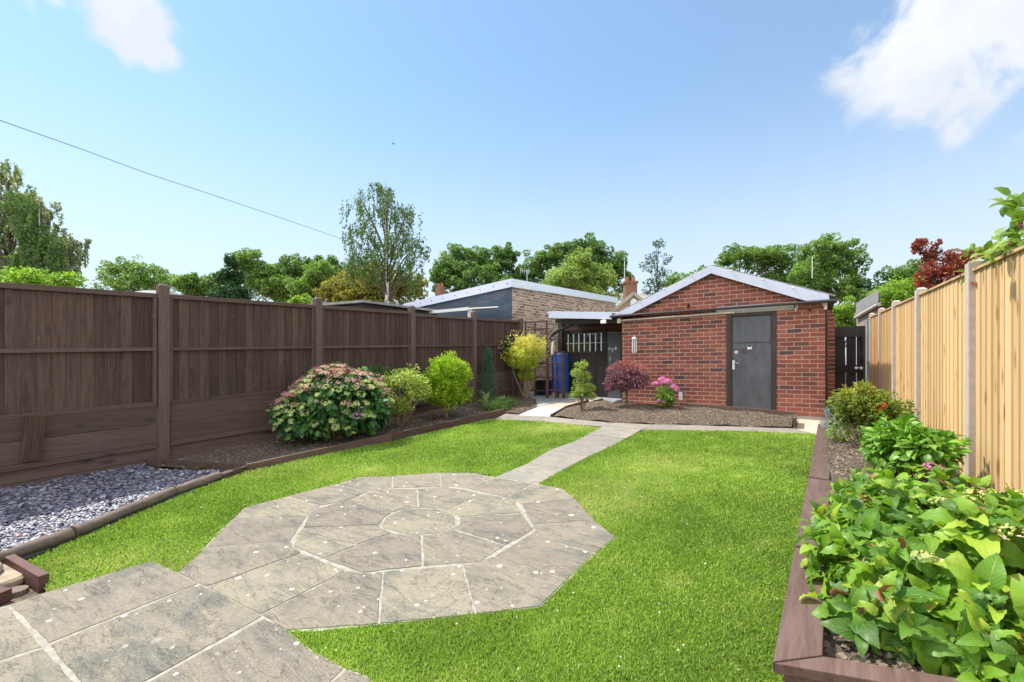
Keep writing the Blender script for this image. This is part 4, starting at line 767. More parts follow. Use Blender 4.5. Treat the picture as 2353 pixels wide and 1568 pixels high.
# gate
ga=empty('side_gate',(.6,13.25,.65),'black boarded gate in the passage between garage and new fence','gate')
for a,b in ((.16,.30),(.335,.53),(.555,.74),(.75,.905)):
    mb=MB(); mb.box(a,b,13.22,13.245,.62,2.12); mb.build('board',M['gatem'],ga)
mb=MB(); mb.box(.15,.91,13.19,13.22,2.05,2.30); mb.box(.15,.91,13.19,13.22,1.22,1.40); mb.box(.15,.91,13.19,13.22,.70,.85); mb.box(.86,.91,13.17,13.26,.62,2.3); mb.build('rail',M['gatem'],ga)
mb=MB(); mb.tube([(.70,13.16,1.33),(.86,13.16,1.33)],.014,8); mb.box(.72,.76,13.15,13.19,1.30,1.36); mb.box(.81,.85,13.15,13.19,1.30,1.36); mb.build('bolt',M['steel'],ga)
mb=MB(); mb.box(.905,.955,12.72,12.80,.6,2.42); mb.build('gate_post',plain('green grey post',(.16,.24,.21)),ga)
# ---------------------------------------------------------------- stone pedestal, bottom left
ps=empty('stone_pedestal',(-3.90,.50,.02),'mottled tan cast stone pedestal base at the left edge of the paving','pedestal')
mb=MB(); mb.lathe((-3.99,.41,.075),[(.0,0),(.205,0),(.222,.015),(.222,.045),(.21,.06)],40,sq=5); mb.build('base_slab',M['stone'],ps,bevel=.004)
mb=MB(); mb.lathe((-4.01,.40,.134),[(.15,0),(.16,.02),(.15,.045),(.12,.06),(.125,.085),(.10,.11),(.085,.2)],32); mb.build('foot',M['stone'],ps)
edge_plank((-4.12,.60),(-3.60,.655),.06,.045,'timber_edging','reddish brown timber edging piece between stone pedestal and lawn corner','redpaint')
edge_plank((-4.1,.30),(-3.60,.50),.035,.08,'timber_edging','low red brown timber piece along the paving below the stone pedestal','redpaint')
mb=MB(); mb.tube([(-3.70,.56,.00),(-3.70,.56,.10)],[.055,.053],14); mb.build('log_stump',M['logm'],label='short sawn round log stump between the two red brown timber pieces',cat='log')
# ---------------------------------------------------------------- overhead cable
mb=MB(); A=T3(-700,100,9); pts=[]
for q in ((-500,90,8),(0,277,11.5),(187,343,13.4),(333,397,15.2),(500,452,17.8),(667,508.5,21),(784,549,24),(860,577,27)): pts.append(T3(*q))
mb.tube(pts,[.009]*8,6); mb.build('overhead_cable',M['black'],label='thin black overhead cable crossing the sky from upper left to the birch tree',cat='cable')
# ---------------------------------------------------------------- far houses
def hip_house(name,px0,px1,ptop,peave,T,depth,label,ridge=.5,wall='render'):
    e=empty(name,T3((px0+px1)/2,846,T)*1.0,label,'house'); e.location.z=.6
    a=T3(px0,peave,T); b=T3(px1,peave,T); u=(b-a); L_=u.length; u.normalize(); v=Vector((-u.y,u.x,0)); v=v if v.y>0 else -v
    ze=a.z; zr=T3(px0,ptop,T).z; r0=a+u*L_*(1-ridge)/2+v*depth/2; r1=b-u*L_*(1-ridge)/2+v*depth/2
    P=[(a.x,a.y,ze),(b.x,b.y,ze),(b.x+v.x*depth,b.y+v.y*depth,ze),(a.x+v.x*depth,a.y+v.y*depth,ze),(r0.x,r0.y,zr),(r1.x,r1.y,zr)]
    mb=MB(); mb.add(P,[(0,1,5,4),(1,2,5),(2,3,4,5),(3,0,4),(0,3,2,1)],.5); rf_=mb.build('roof',M['slate'],e)
    mb=MB(); i=.3; q=[a+u*i+v*i,b-u*i+v*i,b-u*i+v*(depth-i),a+u*i+v*(depth-i)]; mb.prism([(p.x,p.y) for p in q],.3,ze-.02); mb.build('wall',M[wall],e)
    return e,rf_,a,b,u,v
hip_house('bungalow',185,348,647,690,26,6,'far bungalow with grey hipped slate roof behind the left end of the brown fence',.45)
hip_house('house',560,720,683,712,34,6,'far house showing only a strip of pale grey roof above the brown fence',.7)
e,rf_,a,b,u,v=hip_house('house',975,1062,664,712,38,7,'far cream gabled house with small chimney left of the buff brick garage',.25)
mb=MB(); c=T3(1012,663,40); mb.box(c.x-.35,c.x+.35,c.y-.3,c.y+.3,c.z-2,c.z+.1); ch=mb.build('chimney',M['housebr'],rf_); mb=MB()
for dx in (-.2,.2): mb.tube([(c.x+dx,c.y,c.z+.1),(c.x+dx,c.y,c.z+.45)],[.13,.1],8)
mb.build('chimney_pot',M['terra'],e)
e,rf_,a,b,u,v=hip_house('house',1385,1560,652,712,30,8,'grey roofed house with chimney and arched gable window behind the red brick garage',.6,'housebr')
c=T3(1448,655,28.5); mb=MB(); mb.obox((c.x,c.y,c.z-1.2),(.72,.6,2.6),Matrix.Rotation(TH,3,'Z')); mb.obox((c.x,c.y,c.z+.12),(.85,.72,.14),Matrix.Rotation(TH,3,'Z')); ch=mb.build('chimney',M['housebr'],rf_)
mb=MB(); 
for dx in (-.2,.2): mb.tube([(c.x+dx*CT,c.y+dx*ST,c.z+.18),(c.x+dx*CT,c.y+dx*ST,c.z+.48)],[.13,.1],8)
mb.build('chimney_pot',M['terra'],e)
def gable(px,ptop,pbot,wpx,T,mat):
    mb=MB(); P=[T3(px,ptop,T),T3(px-wpx,pbot,T),T3(px+wpx,pbot,T)]; f=Vector((-ST,CT,0)); vs=[tuple(p) for p in P]+[tuple(p+f*2.5) for p in P]; mb.add(vs,[(0,1,2),(3,5,4),(0,3,4,1),(1,4,5,2),(2,5,3,0)],.5); return mb
gable(1456,678,730,62,26,'').build('gable',M['buffp'] if 'buffp' in M else plain('pale stock brick',(.38,.30,.22),.9,.1,var=.15,sc_=10),e)
mb=MB(); P=[T3(1456,674,25.9),T3(1390,730,25.9)]; mb.beam(P[0],P[1],.12,.16); mb.beam(T3(1456,674,25.9),T3(1522,730,25.9),.12,.16); mb.build('bargeboard',plain('stone bargeboard',(.4,.36,.3),.8,.2),e)
c=T3(1456,697,25.85); mb=MB(); q=Vector((CT,ST,0)); pts=[c+q*.2*math.cos(t)+Vector((0,0,.25*math.sin(t))) for t in np.linspace(0,math.pi,10)]; pts=pts+[c-q*.2-Vector((0,0,.2)),c+q*.2-Vector((0,0,.2))]; n=len(pts); f=Vector((ST,-CT,0))*.05
mb.add([tuple(p) for p in pts]+[tuple(p+f) for p in pts],[tuple(range(n)),tuple(range(n,2*n))[::-1]]+[(i,(i+1)%n,n+(i+1)%n,n+i) for i in range(n)],.5); mb.build('window',plain('pale arched window',(.6,.66,.66),.3,.5),e)
# outbuilding at right
ob=empty('outbuilding',(1.6,19,.7),'old outbuilding with rusty corrugated roof edge beyond the black gate','outbuilding')
a,b,c,d=T3(1966,722,14.5),T3(2016,690,12.6),T3(2030,660,16.5),T3(1962,706,18)
mb=MB(); a=T3(1966,728,14.5); b=T3(2019,697,12.4); c=T3(2019,668,14.6); d=T3(1968,700,17.2); up=Vector((0,0,.06))
mb.add([a,b,c,d,a+up,b+up,c+up,d+up],[(0,3,2,1),(4,5,6,7),(0,1,5,4),(1,2,6,5),(2,3,7,6),(3,0,4,7)],.5); mb.build('roof',M['asb'],ob)
mb=MB(); lo=lambda p,z:Vector((p.x,p.y,z)); s_=Vector((.05,.08,0))
mb.add([lo(a+s_,.4),lo(b+s_,.4),lo(c,.4),lo(d,.4),a+s_,b+s_,c,d],[(0,3,2,1),(4,5,6,7),(0,1,5,4),(1,2,6,5),(2,3,7,6),(3,0,4,7)],.5); mb.build('wall',plain('weathered outbuilding boards',(.28,.24,.2),.9,.1,var=.25),ob)
mb=MB(); mb.tube([a-up*.5,a.lerp(b,.5)-up*.5,b-up*.5],.055,10); mb.build('gutter',plain('pale rolled gutter',(.45,.40,.36),.7,.2,var=.25),ob)
# aerials
def aerial(px,pt,pb,T,label,yagi=False):
    a=T3(px,pb,T); b=T3(px,pt,T); mb=MB(); mb.tube([a,b],.022,6)
    if yagi:
        q=Vector((CT,ST,0)); c=b-Vector((0,0,.1)); mb.tube([c-q*.5,c+q*.2],.018,6)
        for k in range(5): mb.tube([c-q*(.5-.16*k)-Vector((0,0,.18)),c-q*(.5-.16*k)+Vector((0,0,.18))],.01,5)
    mb.build('aerial',M['alu'],label=label,cat='aerial')
aerial(1435,600,660,28.6,'tall thin aerial pole by the chimney behind the red brick garage')
aerial(1211,620,665,34,'television aerial above the roof of the buff brick garage',True)
aerial(1866,590,640,30,'thin aerial mast above the right slope of the red brick garage roof')
aerial(1938,693,730,26,'short pale pole in the bright shrub beyond the black gate')
# ---------------------------------------------------------------- plants
def blobs(n,c,r,shell=.55):
    u=sph(n); k=rng.uniform(shell,1,n)[:,None]; return np.asarray(c)+u*np.asarray(r)*k,u
def bush_points(lobes,nsub,per,sub,flatb=-.75):
    P=[];U=[]
    for (c,r) in lobes:
        c=np.array(c,float); r=np.array(r if hasattr(r,'__len__') else (r,r,r),float); cc,u=blobs(nsub,c,r*(1-sub*.6),.45)
        k=u[:,2]>flatb; cc,u=cc[k],u[k]
        m=len(cc); q=sph(m*per); rad=(rng.uniform(.3,1,m*per)**.6)[:,None]*sub*r.mean()*rng.uniform(.6,1.25,m).repeat(per)[:,None]
        P.append(cc.repeat(per,0)+q*rad); U.append(unit(q*.6+u.repeat(per,0)*.7))
    return np.concatenate(P),np.concatenate(U)
def leafset(name,P,U,size,mat,parent,tmpl=DIA,wid=.55,droop=.2,up=.5,rnd=None,uv=False,**k):
    n=len(P); Y=unit(U+sph(n)*.8+[0,0,-droop]); N=unit(sph(n)*.7+U*.6+[0,0,up]); s=rng.uniform(.7,1.25,n)*size
    return scatter(name,tmpl,P,Y,N,s,mat,parent,rnd=rnd,wid=wid,uv=uv,**k)
def clip_(P,U,z): k=P[:,2]>z; return P[k],U[k]
def stems(base,tips,r,mat,parent,name='stems',wig=.05,join=.35):
    mb=MB(); b=Vector(base)
    for t in tips:
        t=Vector(t); m=b.lerp(t,join)+Vector((random.uniform(-wig,wig),random.uniform(-wig,wig),abs(random.uniform(0,wig)))); s=b+Vector((random.uniform(-1,1)*r*1.5,random.uniform(-1,1)*r*1.5,-.03))
        mb.tube([s,m,m.lerp(t,.5)+Vector((random.uniform(-wig,wig),random.uniform(-wig,wig),0))*.5,t],[r,r*.8,r*.55,r*.3],6)
    return mb.build(name,mat,parent)
random.seed(31)
# pink hydrangea, left border
hx,hy=-5.60,3.92; hz=ground(hx,hy)
hyd=empty('pink_hydrangea',(hx,hy,hz),'big mounded hydrangea covered in pink and cream flower heads beside the brown fence','hydrangea')
LB=[((hx,hy,hz+.50),(.56,.66,.49)),((hx-.13,hy-.34,hz+.38),(.42,.42,.39)),((hx+.15,hy+.18,hz+.50),(.50,.52,.48)),((hx-.1,hy+.05,hz+.72),(.42,.46,.33))]
P,U=bush_points(LB,75,34,.26); P,U=clip_(P,U,hz+.03); leafset('foliage',P,U,.105,LM['hyd'],hyd,OVA,.62,.35,.7)
stems((hx,hy,hz),[(hx+random.uniform(-.5,.5),hy+random.uniform(-.6,.6),hz+random.uniform(.3,.7)) for _ in range(16)],.009,M['twig'],hyd)
def flowerhead(kind,r):
    n=int(26); u=sph(n); u[:,2]=np.abs(u[:,2])*.5; P=u*[r,r,r*.7]; rr=[LM['hpink'],LM['hcream'],LM['lilac']][kind]
    o=scatter('flower_head',FLR,P,unit(np.cross(u,sph(n))),unit(u+[0,0,.8]),rng.uniform(.022,.034,n),rr); me=o.data; bpy.data.objects.remove(o); return me
HM=[flowerhead(k,r) for k,r in ((0,.055),(0,.045),(1,.05),(1,.042),(2,.05))]
def heads_on(lobes,n,parent,minz,meshes,pick,toward=(0,0,.4)):
    out=[]; tries=0
    while len(out)<n and tries<9000:
        tries+=1; c,r=lobes[rng.integers(len(lobes))]; u=sph(1)[0]; u=unit((u+np.array(toward))[None])[0]; p=np.array(c)+u*np.array(r)*1.0
        if p[2]<minz or any(((p-np.array(c2))/np.array(r2)*1.02).__pow__(2).sum()<.86 for c2,r2 in lobes) or any(np.linalg.norm(p-q)<.085 for q,_ in out): continue
        out.append((p,u))
    for p,u in out:
        o=bpy.data.objects.new('flower_head',meshes[pick(p,u)]); col.objects.link(o); par(o,parent)
        q=Vector(u*.6+np.array([0,0,.7])).to_track_quat('Z','Y'); o.rotation_euler=(q.to_matrix()@Matrix.Rotation(random.uniform(0,6),3,'Z')).to_euler(); o.location=Vector(p); s=random.uniform(.8,1.25); o.scale=(s,s,s)
def pk(p,u):
    t=(p[2]-hz)/1.05; q=random.random()
    if .3<t<.45 and q<.06: return 4
    return (0 if q<.5 else 1) if q<t*1.0-.25 else (2 if random.random()<.6 else 3)
heads_on(LB,98,hyd,hz+.12,HM,pk,(.25,-.35,.45))
pp=[];cc=[]
for (c,r) in LB:
    u=sph(62); u=unit(u+[.25,-.2,.85]); q=np.array(c)+u*np.array(r)*rng.uniform(.98,1.08,62)[:,None]; q=q[q[:,2]>hz+.15]; m=14; pp.append(q.repeat(m,0)+rng.normal(0,.024,(len(q)*m,3))*[1,1,.5]); cc.append(np.clip((1-(q[:,2]-hz)/1.0)*.9+rng.normal(0,.2,len(q)),0,1).repeat(m))
pp=np.concatenate(pp); cc=np.concatenate(cc); n=len(pp); scatter('small_flower_heads',FLR,pp,sph(n)*[1,1,.3],np.tile([.1,-.3,1.],(n,1))+sph(n)*.5,rng.uniform(.014,.024,n),LM['hpink'],hyd,rnd=cc,kind='stuff')
# variegated shrub (two tones)
bx,by=-5.62,4.95; bz=ground(bx,by)
vs_=empty('variegated_shrub',(bx,by,bz),'open twiggy shrub with yellow variegated leaves right behind the pink hydrangea','shrub')
LB2=[((bx+.08,by+.12,bz+.80),(.38,.42,.20)),((bx+.24,by+.35,bz+.58),(.22,.28,.26)),((bx+.03,by-.22,bz+.56),(.24,.26,.26)),((bx+.1,by+.05,bz+.38),(.2,.25,.18))]
P,U=bush_points(LB2,40,50,.34); leafset('foliage',P,U,.04,LM['vari'],vs_,wid=.55)
stems((bx+.05,by+.1,bz),[(bx+.08+random.uniform(-.3,.4),by+.1+random.uniform(-.4,.45),bz+random.uniform(.45,.85)) for _ in range(15)],.009,M['twig'],vs_,wig=.12)
az=empty('dark_azalea',(-5.98,4.85,ground(-5.98,4.85)),'dark green evergreen shrub in the fence shade behind the variegated shrub','shrub')
P,U=bush_points([((-5.93,4.9,bz+.82),(.26,.34,.2)),((-5.98,4.7,bz+.68),(.2,.25,.18))],26,52,.32); leafset('foliage',P,U,.04,LM['azal'],az,wid=.5)
stems((-5.95,4.88,bz),[(-5.95+random.uniform(-.2,.2),4.88+random.uniform(-.3,.3),bz+random.uniform(.5,.8)) for _ in range(10)],.01,M['twig'],az,wig=.08)
# golden round bush
rx,ry=-5.53,6.12; rz=ground(rx,ry)
gb=empty('golden_bush',(rx,ry,rz),'rounded clipped golden green bush on a short stem, tallest mound in the left border','bush')
LB3=[((rx,ry,rz+.62),(.47,.56,.52)),((rx+.02,ry+.02,rz+.82),(.43,.50,.36)),((rx+.05,ry-.05,rz+.42),(.38,.46,.3))]
P,U=bush_points(LB3,150,62,.20); P,U=clip_(P,U,rz+.12); leafset('foliage',P,U,.037,LM['gold'],gb,wid=.5,droop=-.1)
P2,U2=bush_points([((rx,ry,rz+.60),(.30,.36,.42))],60,40,.3); leafset('inner_foliage',P2,U2,.04,LM['gold'],gb,wid=.6)
mb=MB(); mb.tube([(rx,ry,rz-.03),(rx+.01,ry,rz+.15),(rx,ry,rz+.5)],[.028,.024,.015],8); mb.build('stem',M['twig'],gb)
# dwarf conifer
cx_,cy_=-6.08,8.1; cz=ground(cx_,cy_)
cf=empty('dwarf_conifer',(cx_,cy_,cz),'narrow pointed dark blue green dwarf conifer against the brown fence','conifer')
P=[];U=[]
for k in range(170):
    t=rng.random()**.8; a=rng.uniform(0,6.28); rr=.24*(1-t)**.75*rng.uniform(.55,1.08)+.01; c=np.array([cx_+rr*math.cos(a)*.8,cy_+rr*math.sin(a),cz+.04+1.15*t]); n=46; q=rng.normal(0,1,(n,3))*[.024,.024,.05]; P.append(c+q); U.append(np.tile([math.cos(a)*.5,math.sin(a)*.5,.9],(n,1)))
leafset('foliage',np.concatenate(P),np.concatenate(U),.028,LM['conif'],cf,wid=.35,droop=-.4)
mb=MB(); mb.tube([(cx_,cy_,cz-.03),(cx_,cy_,cz+.9)],[.02,.006],6); mb.build('trunk',M['bark'],cf)
# grassy tufts
def tuft(x,y,r,h,n,name,label,cat,mat='strap'):
    z=ground(x,y); a=rng.uniform(0,6.28,n); k=rng.uniform(0,.4,n)*r; P=np.stack([x+k*np.cos(a),y+k*np.sin(a),np.full(n,z)],1); el=rng.uniform(.35,1.4,n)
    Y=np.stack([np.cos(a)*np.cos(el),np.sin(a)*np.cos(el),np.sin(el)],1); N=np.stack([-np.cos(a)*np.sin(el),-np.sin(a)*np.sin(el),np.cos(el)],1)
    return scatter(name,STR,P,Y,N,rng.uniform(.6,1.1,n)*h,LM[mat],wid=.055,label=label,cat=cat)
tuft(-5.32,7.35,.5,.24,420,'strappy_plant','clump of strappy green leaves by the end of the border edging','plant')
tuft(-5.55,7.95,.6,.26,420,'strappy_plant','arching strappy leaves below the golden maple','plant')
tuft(-5.7,7.55,.12,.5,26,'tall_grass','few tall thin grass stems in front of the dwarf conifer','plant')
# golden maple
mx_,my_=-5.78,9.2; mz=ground(mx_,my_)
gm=empty('golden_maple',(mx_,my_,mz),'small golden yellow japanese maple on thin pale stems in front of the tall trellis','maple')
LB4=[((mx_,my_,mz+1.10),(.56,.68,.30)),((mx_+.03,my_+.02,mz+1.28),(.44,.52,.27)),((mx_-.02,my_-.05,mz+.88),(.38,.46,.25)),((mx_,my_,mz+.58),(.16,.2,.2))]
P,U=bush_points(LB4,62,46,.24); rv=np.clip((P[:,2]-mz-.5)/1.0*.62+.1+rng.normal(0,.14,len(P)),0,1); leafset('foliage',P,U,.05,LM['acer'],gm,wid=.42,droop=.2,rnd=rv)
n=260; a=sph(n); a[:,2]=np.abs(a[:,2]); P=np.array([mx_,my_,mz+1.18])+a*[.60,.72,.44]*rng.uniform(.9,1.12,n)[:,None]; scatter('shoot_tips',DIA,P,a+sph(n)*.3,sph(n),rng.uniform(.03,.055,n),LM['acer'],gm,rnd=rng.uniform(.65,1,n),wid=.4,kind='stuff')
stems((mx_,my_,mz),[(mx_+random.uniform(-.35,.35),my_+random.uniform(-.4,.4),mz+random.uniform(.7,1.2)) for _ in range(12)],.016,M['twig'],gm,wig=.06)
# dark foliage clinging at fence end
iv=empty('dark_climber',(-6.15,9.35,.6),'dark leafy climber at the far end of the brown fence behind the golden maple','climber')
P,U=bush_points([((-6.2,9.2,1.95),(.14,.3,.14)),((-6.18,9.0,1.8),(.1,.2,.1))],12,40,.35); leafset('foliage',P,U,.05,LM['azal'],iv)
stems((-6.2,9.3,.62),[(-6.2,9.2,1.9),(-6.15,9.0,1.8)],.012,M['bark'],iv)
# small light green tree
sx,sy=-3.74,7.98; sz=ground(sx,sy)+.03
st=empty('light_green_sapling',(sx,sy,sz),'little light green tree in two leafy tiers at the left of the central soil bed','small tree')
LB5=[((sx-.02,sy,sz+.60),(.15,.16,.16)),((sx,sy,sz+.45),(.18,.19,.14)),((sx-.02,sy,sz+.86),(.12,.14,.11)),((sx-.08,sy-.05,sz+.74),(.15,.16,.08)),((sx+.06,sy,sz+.66),(.12,.15,.09)),((sx,sy,sz+.40),(.22,.24,.10)),((sx+.12,sy+.06,sz+.46),(.14,.16,.07)),((sx-.12,sy-.05,sz+.32),(.14,.16,.07)),((sx+.1,sy+.12,sz+.29),(.12,.14,.05))]
P,U=bush_points(LB5,16,26,.4); leafset('foliage',P,U,.036,LM['small'],st,wid=.5)
stems((sx,sy,sz),[(c[0],c[1],c[2]) for c,_ in LB5],.012,M['bark'],st,wig=.02,join=.5)
mb=MB(); mb.tube([(sx,sy,sz-.03),(sx+.01,sy,sz+.4),(sx-.01,sy,sz+.85)],[.017,.013,.006],8); mb.build('trunk',M['twig'],st)
# purple maple
ax,ay=-3.06,8.52; az_=float(hc(ax,ay))
rm=empty('purple_maple',(ax,ay,az_),'rounded purple japanese maple with crimson top on a short trunk','maple')
LB6=[((ax,ay,az_+.57),(.40,.44,.29)),((ax-.14,ay-.1,az_+.44),(.29,.3,.2)),((ax+.14,ay+.1,az_+.5),(.29,.3,.24))]
P,U=bush_points(LB6,60,40,.26); leafset('foliage',P,U,.046,LM['redm'],rm,wid=.4,droop=.4)
n=420; a=sph(n); a[:,2]=np.abs(a[:,2])*.9+.45; a=unit(a); P=np.array([ax,ay,az_+.55])+a*[.41,.44,.30]*rng.uniform(.92,1.08,n)[:,None]; scatter('crimson_tips',DIA,P,a+sph(n)*.7,a+sph(n)*.5+[0,0,.5],rng.uniform(.03,.05,n),LM['redtip'],rm,wid=.42,kind='stuff')
mb=MB(); mb.tube([(ax,ay,az_-.04),(ax+.01,ay,az_+.12),(ax-.005,ay,az_+.3)],[.024,.019,.017],8); mb.build('trunk',M['bark'],rm)
stems((ax,ay,az_+.27),[(ax+random.uniform(-.25,.25),ay+random.uniform(-.25,.25),az_+random.uniform(.42,.6)) for _ in range(9)],.010,M['bark'],rm,wig=.03)
# phlox
px_,py_=-2.36,8.62; pz=float(hc(px_,py_))
ph=empty('pink_phlox',(px_,py_,pz),'bright pink phlox with light green leaves in the central soil bed','flowering plant')
P,U=bush_points([((px_,py_,pz+.25),(.18,.18,.2)),((px_,py_,pz+.12),(.16,.16,.12))],34,30,.35); P,U=clip_(P,U,pz); leafset('foliage',P,U,.05,LM['phl'],ph,wid=.35)
stems((px_,py_,pz),[(px_+random.uniform(-.15,.15),py_+random.uniform(-.12,.12),pz+random.uniform(.3,.45)) for _ in range(12)],.005,LM['phl'],ph,wig=.02)
for (dx,dy,dz,r) in ((-.15,-.05,.42,.08),(-.04,0,.50,.085),(.05,.03,.47,.08),(.0,-.06,.45,.07),(.15,.02,.37,.075),(.20,.03,.33,.05),(-.08,-.10,.12,.04),(.02,-.12,.1,.03)):
    n=80; u=sph(n); u[:,2]=np.abs(u[:,2])*.8; scatter('flower_head',FLR,np.array([px_+dx,py_+dy,pz+dz])+u*r,unit(np.cross(u,sph(n))),unit(u+[0,-.2,.3]),rng.uniform(.02,.03,n),LM['pink'],ph)
# ---- raised planter plants
def rzh(x,y): return float(hr(x,y))
bx,by=.38,5.70; bz=rzh(bx,by)
br=empty('bronze_shrub',(bx,by,bz),'dense shrub with bronze and green young leaves at the far end of the raised planter','shrub')
LB7=[((bx,by,bz+.36),(.31,.40,.26)),((bx-.02,by-.05,bz+.46),(.25,.32,.17)),((bx+.16,by-.1,bz+.32),(.24,.3,.2))]
P,U=bush_points(LB7,70,40,.25); rv=np.clip((P[:,2]-bz-.15)/.6*.6+rng.normal(.12,.16,len(P)),0,1); leafset('foliage',P,U,.045,LM['bronze'],br,wid=.45,rnd=rv)
stems((bx-.02,by-.05,bz),[(bx+random.uniform(-.3,.3),by+random.uniform(-.3,.3),bz+random.uniform(.25,.5)) for _ in range(22)],.007,M['twig'],br,wig=.03)
for (dx,dy,dz) in ((.08,-.33,.40),(.12,-.31,.43)):
    n=9; u=sph(n); scatter('orange_flower',FLR,np.array([bx+dx,by+dy,bz+dz])+u*.022,sph(n),u,rng.uniform(.03,.04,n),LM['orange'],br)
lv=empty('lavender_plant',(.17,6.0,rzh(.17,6.0)),'pale grey lavender coloured spikes at the left of the bronze shrub','flowering plant')
n=520; a=sph(n); a[:,2]=np.abs(a[:,2]); b=np.array([.17,6.0,rzh(.2,6.0)+.12]); P=b+a*[.13,.2,.27]*rng.uniform(.5,1,n)[:,None]; scatter('flower_spikes',DIA,P,a+[-.3,0,.6],sph(n),rng.uniform(.03,.055,n),LM['lav'],lv,wid=.25)
P,U=bush_points([((.2,5.97,b[2]),(.12,.18,.2))],20,26,.4); leafset('foliage',P,U,.045,LM['phl'],lv,wid=.35)
gx_,gy_=.52,4.62; gz=rzh(gx_,gy_)
sh=empty('small_hydrangea',(gx_,gy_,gz),'low leafy bright green plant between the bronze shrub and the big near hydrangea','plant')
P,U=bush_points([((gx_,gy_,gz+.19),(.25,.34,.20)),((gx_+.12,gy_-.25,gz+.2),(.2,.26,.18))],40,22,.36); P,U=clip_(P,U,gz); leafset('foliage',P,U,.065,LM['mid'],sh,OVA,.62,.1,.9)
stems((gx_,gy_,gz),[(gx_+random.uniform(-.2,.2),gy_+random.uniform(-.3,.3),gz+random.uniform(.12,.3)) for _ in range(12)],.006,LM['mid'],sh)
# near hydrangeas
def near_hyd(lobes,nros,name,label,base,flowers,lsz,seed):
    global rng; rng=np.random.default_rng(seed)
    e=empty(name,base,label,'hydrangea'); P=[];Y=[];N=[];S=[]; tips=[]
    for li,(c,r) in enumerate(lobes):
        c=np.array(c);r=np.array(r); m=nros[li]; tries=0; pts=[]
        while len(pts)<m and tries<6000:
            tries+=1; u=sph(1)[0]; u[2]=abs(u[2])*.95-.3; u=u/np.linalg.norm(u); depth=1.0 if rng.random()<.72 else rng.uniform(.55,.9); p=c+u*r*depth
            if p[2]<base[2]+.03 or p[0]>.88: continue
            if any(np.linalg.norm(p-q)<.048 for q,_ in pts): continue
            pts.append((p,u))
        for p,u in pts:
            ax=unit((u*.75+np.array([-.1,-.15,.75])+sph(1)[0]*.18)[None])[0]; t1=unit(np.cross(ax,[.3,.9,.1])[None])[0]; t2=np.cross(ax,t1); ph_=rng.uniform(0,6.28); tips.append(p-ax*.02)
            for lev in range(3):
                for k in range(2 if lev else 2):
                    an=ph_+lev*math.pi/2+k*math.pi+rng.normal(0,.3); out=t1*math.cos(an)+t2*math.sin(an); el=(1.0,.42,-.12)[lev]+rng.normal(0,.36)
                    y=out*math.cos(el)+ax*math.sin(el)+np.array([0,0,-.12]); P.append(p-ax*(.035*lev)+out*.008); Y.append(y); N.append(ax*math.cos(el)-out*math.sin(el)+sph(1)[0]*.5); S.append(lsz*(.6,.95,1.15)[lev]*rng.uniform(.75,1.2))
    n=len(P); scatter('foliage',OVB,P,Y,N,S,LM['hydf'],e,wid=rng.uniform(.54,.74,n),uv=True,zs=rng.uniform(.8,1.5))
    stems(base,[tuple(t) for t in tips[::2]],.006,LM['mid'],e,wig=.04)
    for (p,r,kind) in flowers:
        k=70; u=sph(k); u[:,2]=np.abs(u[:,2])*.5; scatter('flower_head',CLD,np.array(p)+u*r,sph(k),u,rng.uniform(.007,.013,k),LM['bud'],e,rnd=None)
        if kind: 
            for _b in range(kind):
              k=1; a=rng.uniform(0,6.28,k); q=np.stack([np.cos(a),np.sin(a),rng.uniform(-.1,.2,k)],1); scatter('bract',FLR,np.array(p)+q*r*1.15,q,np.tile([0,-.3,1.],(k,1))+sph(k)*.3,rng.uniform(.02,.03,k),LM['hpink'],e)
    n=110; k=rng.choice(len(P),n); P=np.array(P)[k]; scatter('withered_leaves',OVA,P+sph(n)*.02+[0,-.01,.035],sph(n)+[0,0,-.3],sph(n),rng.uniform(.04,.075,n),M['dead'],e,wid=.35,zs=3.0)
    return e
M['dead']=leafmat('withered leaf',[(.16,.07,.03),(.28,.14,.06),(.36,.22,.11)],tr=.2,clump=9)
z1=rzh(.45,3.0)
near_hyd([((.42,3.0,z1+.09),(.33,.36,.22)),((.30,2.72,z1+.09),(.28,.30,.21)),((.60,2.85,z1+.08),(.26,.40,.21))],[108,62,66],'near_hydrangea','leafy hydrangea with browning leaf edges in the middle of the raised planter',(.45,2.9,z1),[((.55,2.65,z1+.29),.04,0),((.72,2.8,z1+.28),.04,0)],.092,5)
z2=rzh(.5,2.2)
near_hyd([((.32,2.30,z2+.10),(.35,.40,.25)),((.52,2.14,z2+.13),(.33,.38,.26)),((.26,1.98,z2+.02),(.27,.30,.20)),((.74,2.3,z2+.03),(.22,.46,.20)),((.42,1.86,z2+.0),(.34,.22,.18))],[108,94,56,62,46],'near_hydrangea','large glossy leaved hydrangea nearest the camera at the front corner of the raised planter',(.5,2.2,z2),[((.50,2.02,z2+.34),.05,7),((.38,2.28,z2+.35),.035,2),((.50,2.42,z2+.34),.04,1),((.28,1.92,z2+.25),.03,1)],.104,9)
rng=np.random.default_rng(77)
pk_=empty('pink_flower',(.70,3.8,rzh(.7,3.8)),'small pink flower cluster poking out beside the new fence','flower')
P=T3(2143,1072,3.05); n=60; u=sph(n); scatter('petals',FLR,np.array(P)+u*[.05,.06,.02],sph(n),u+[0,0,1],rng.uniform(.014,.022,n),LM['pink'],pk_)
mb=MB(); mb.tube([(P.x,P.y,rzh(P.x,P.y)-.02),(P.x,P.y,P.z)],.004,6); mb.build('stem',LM['mid'],pk_)
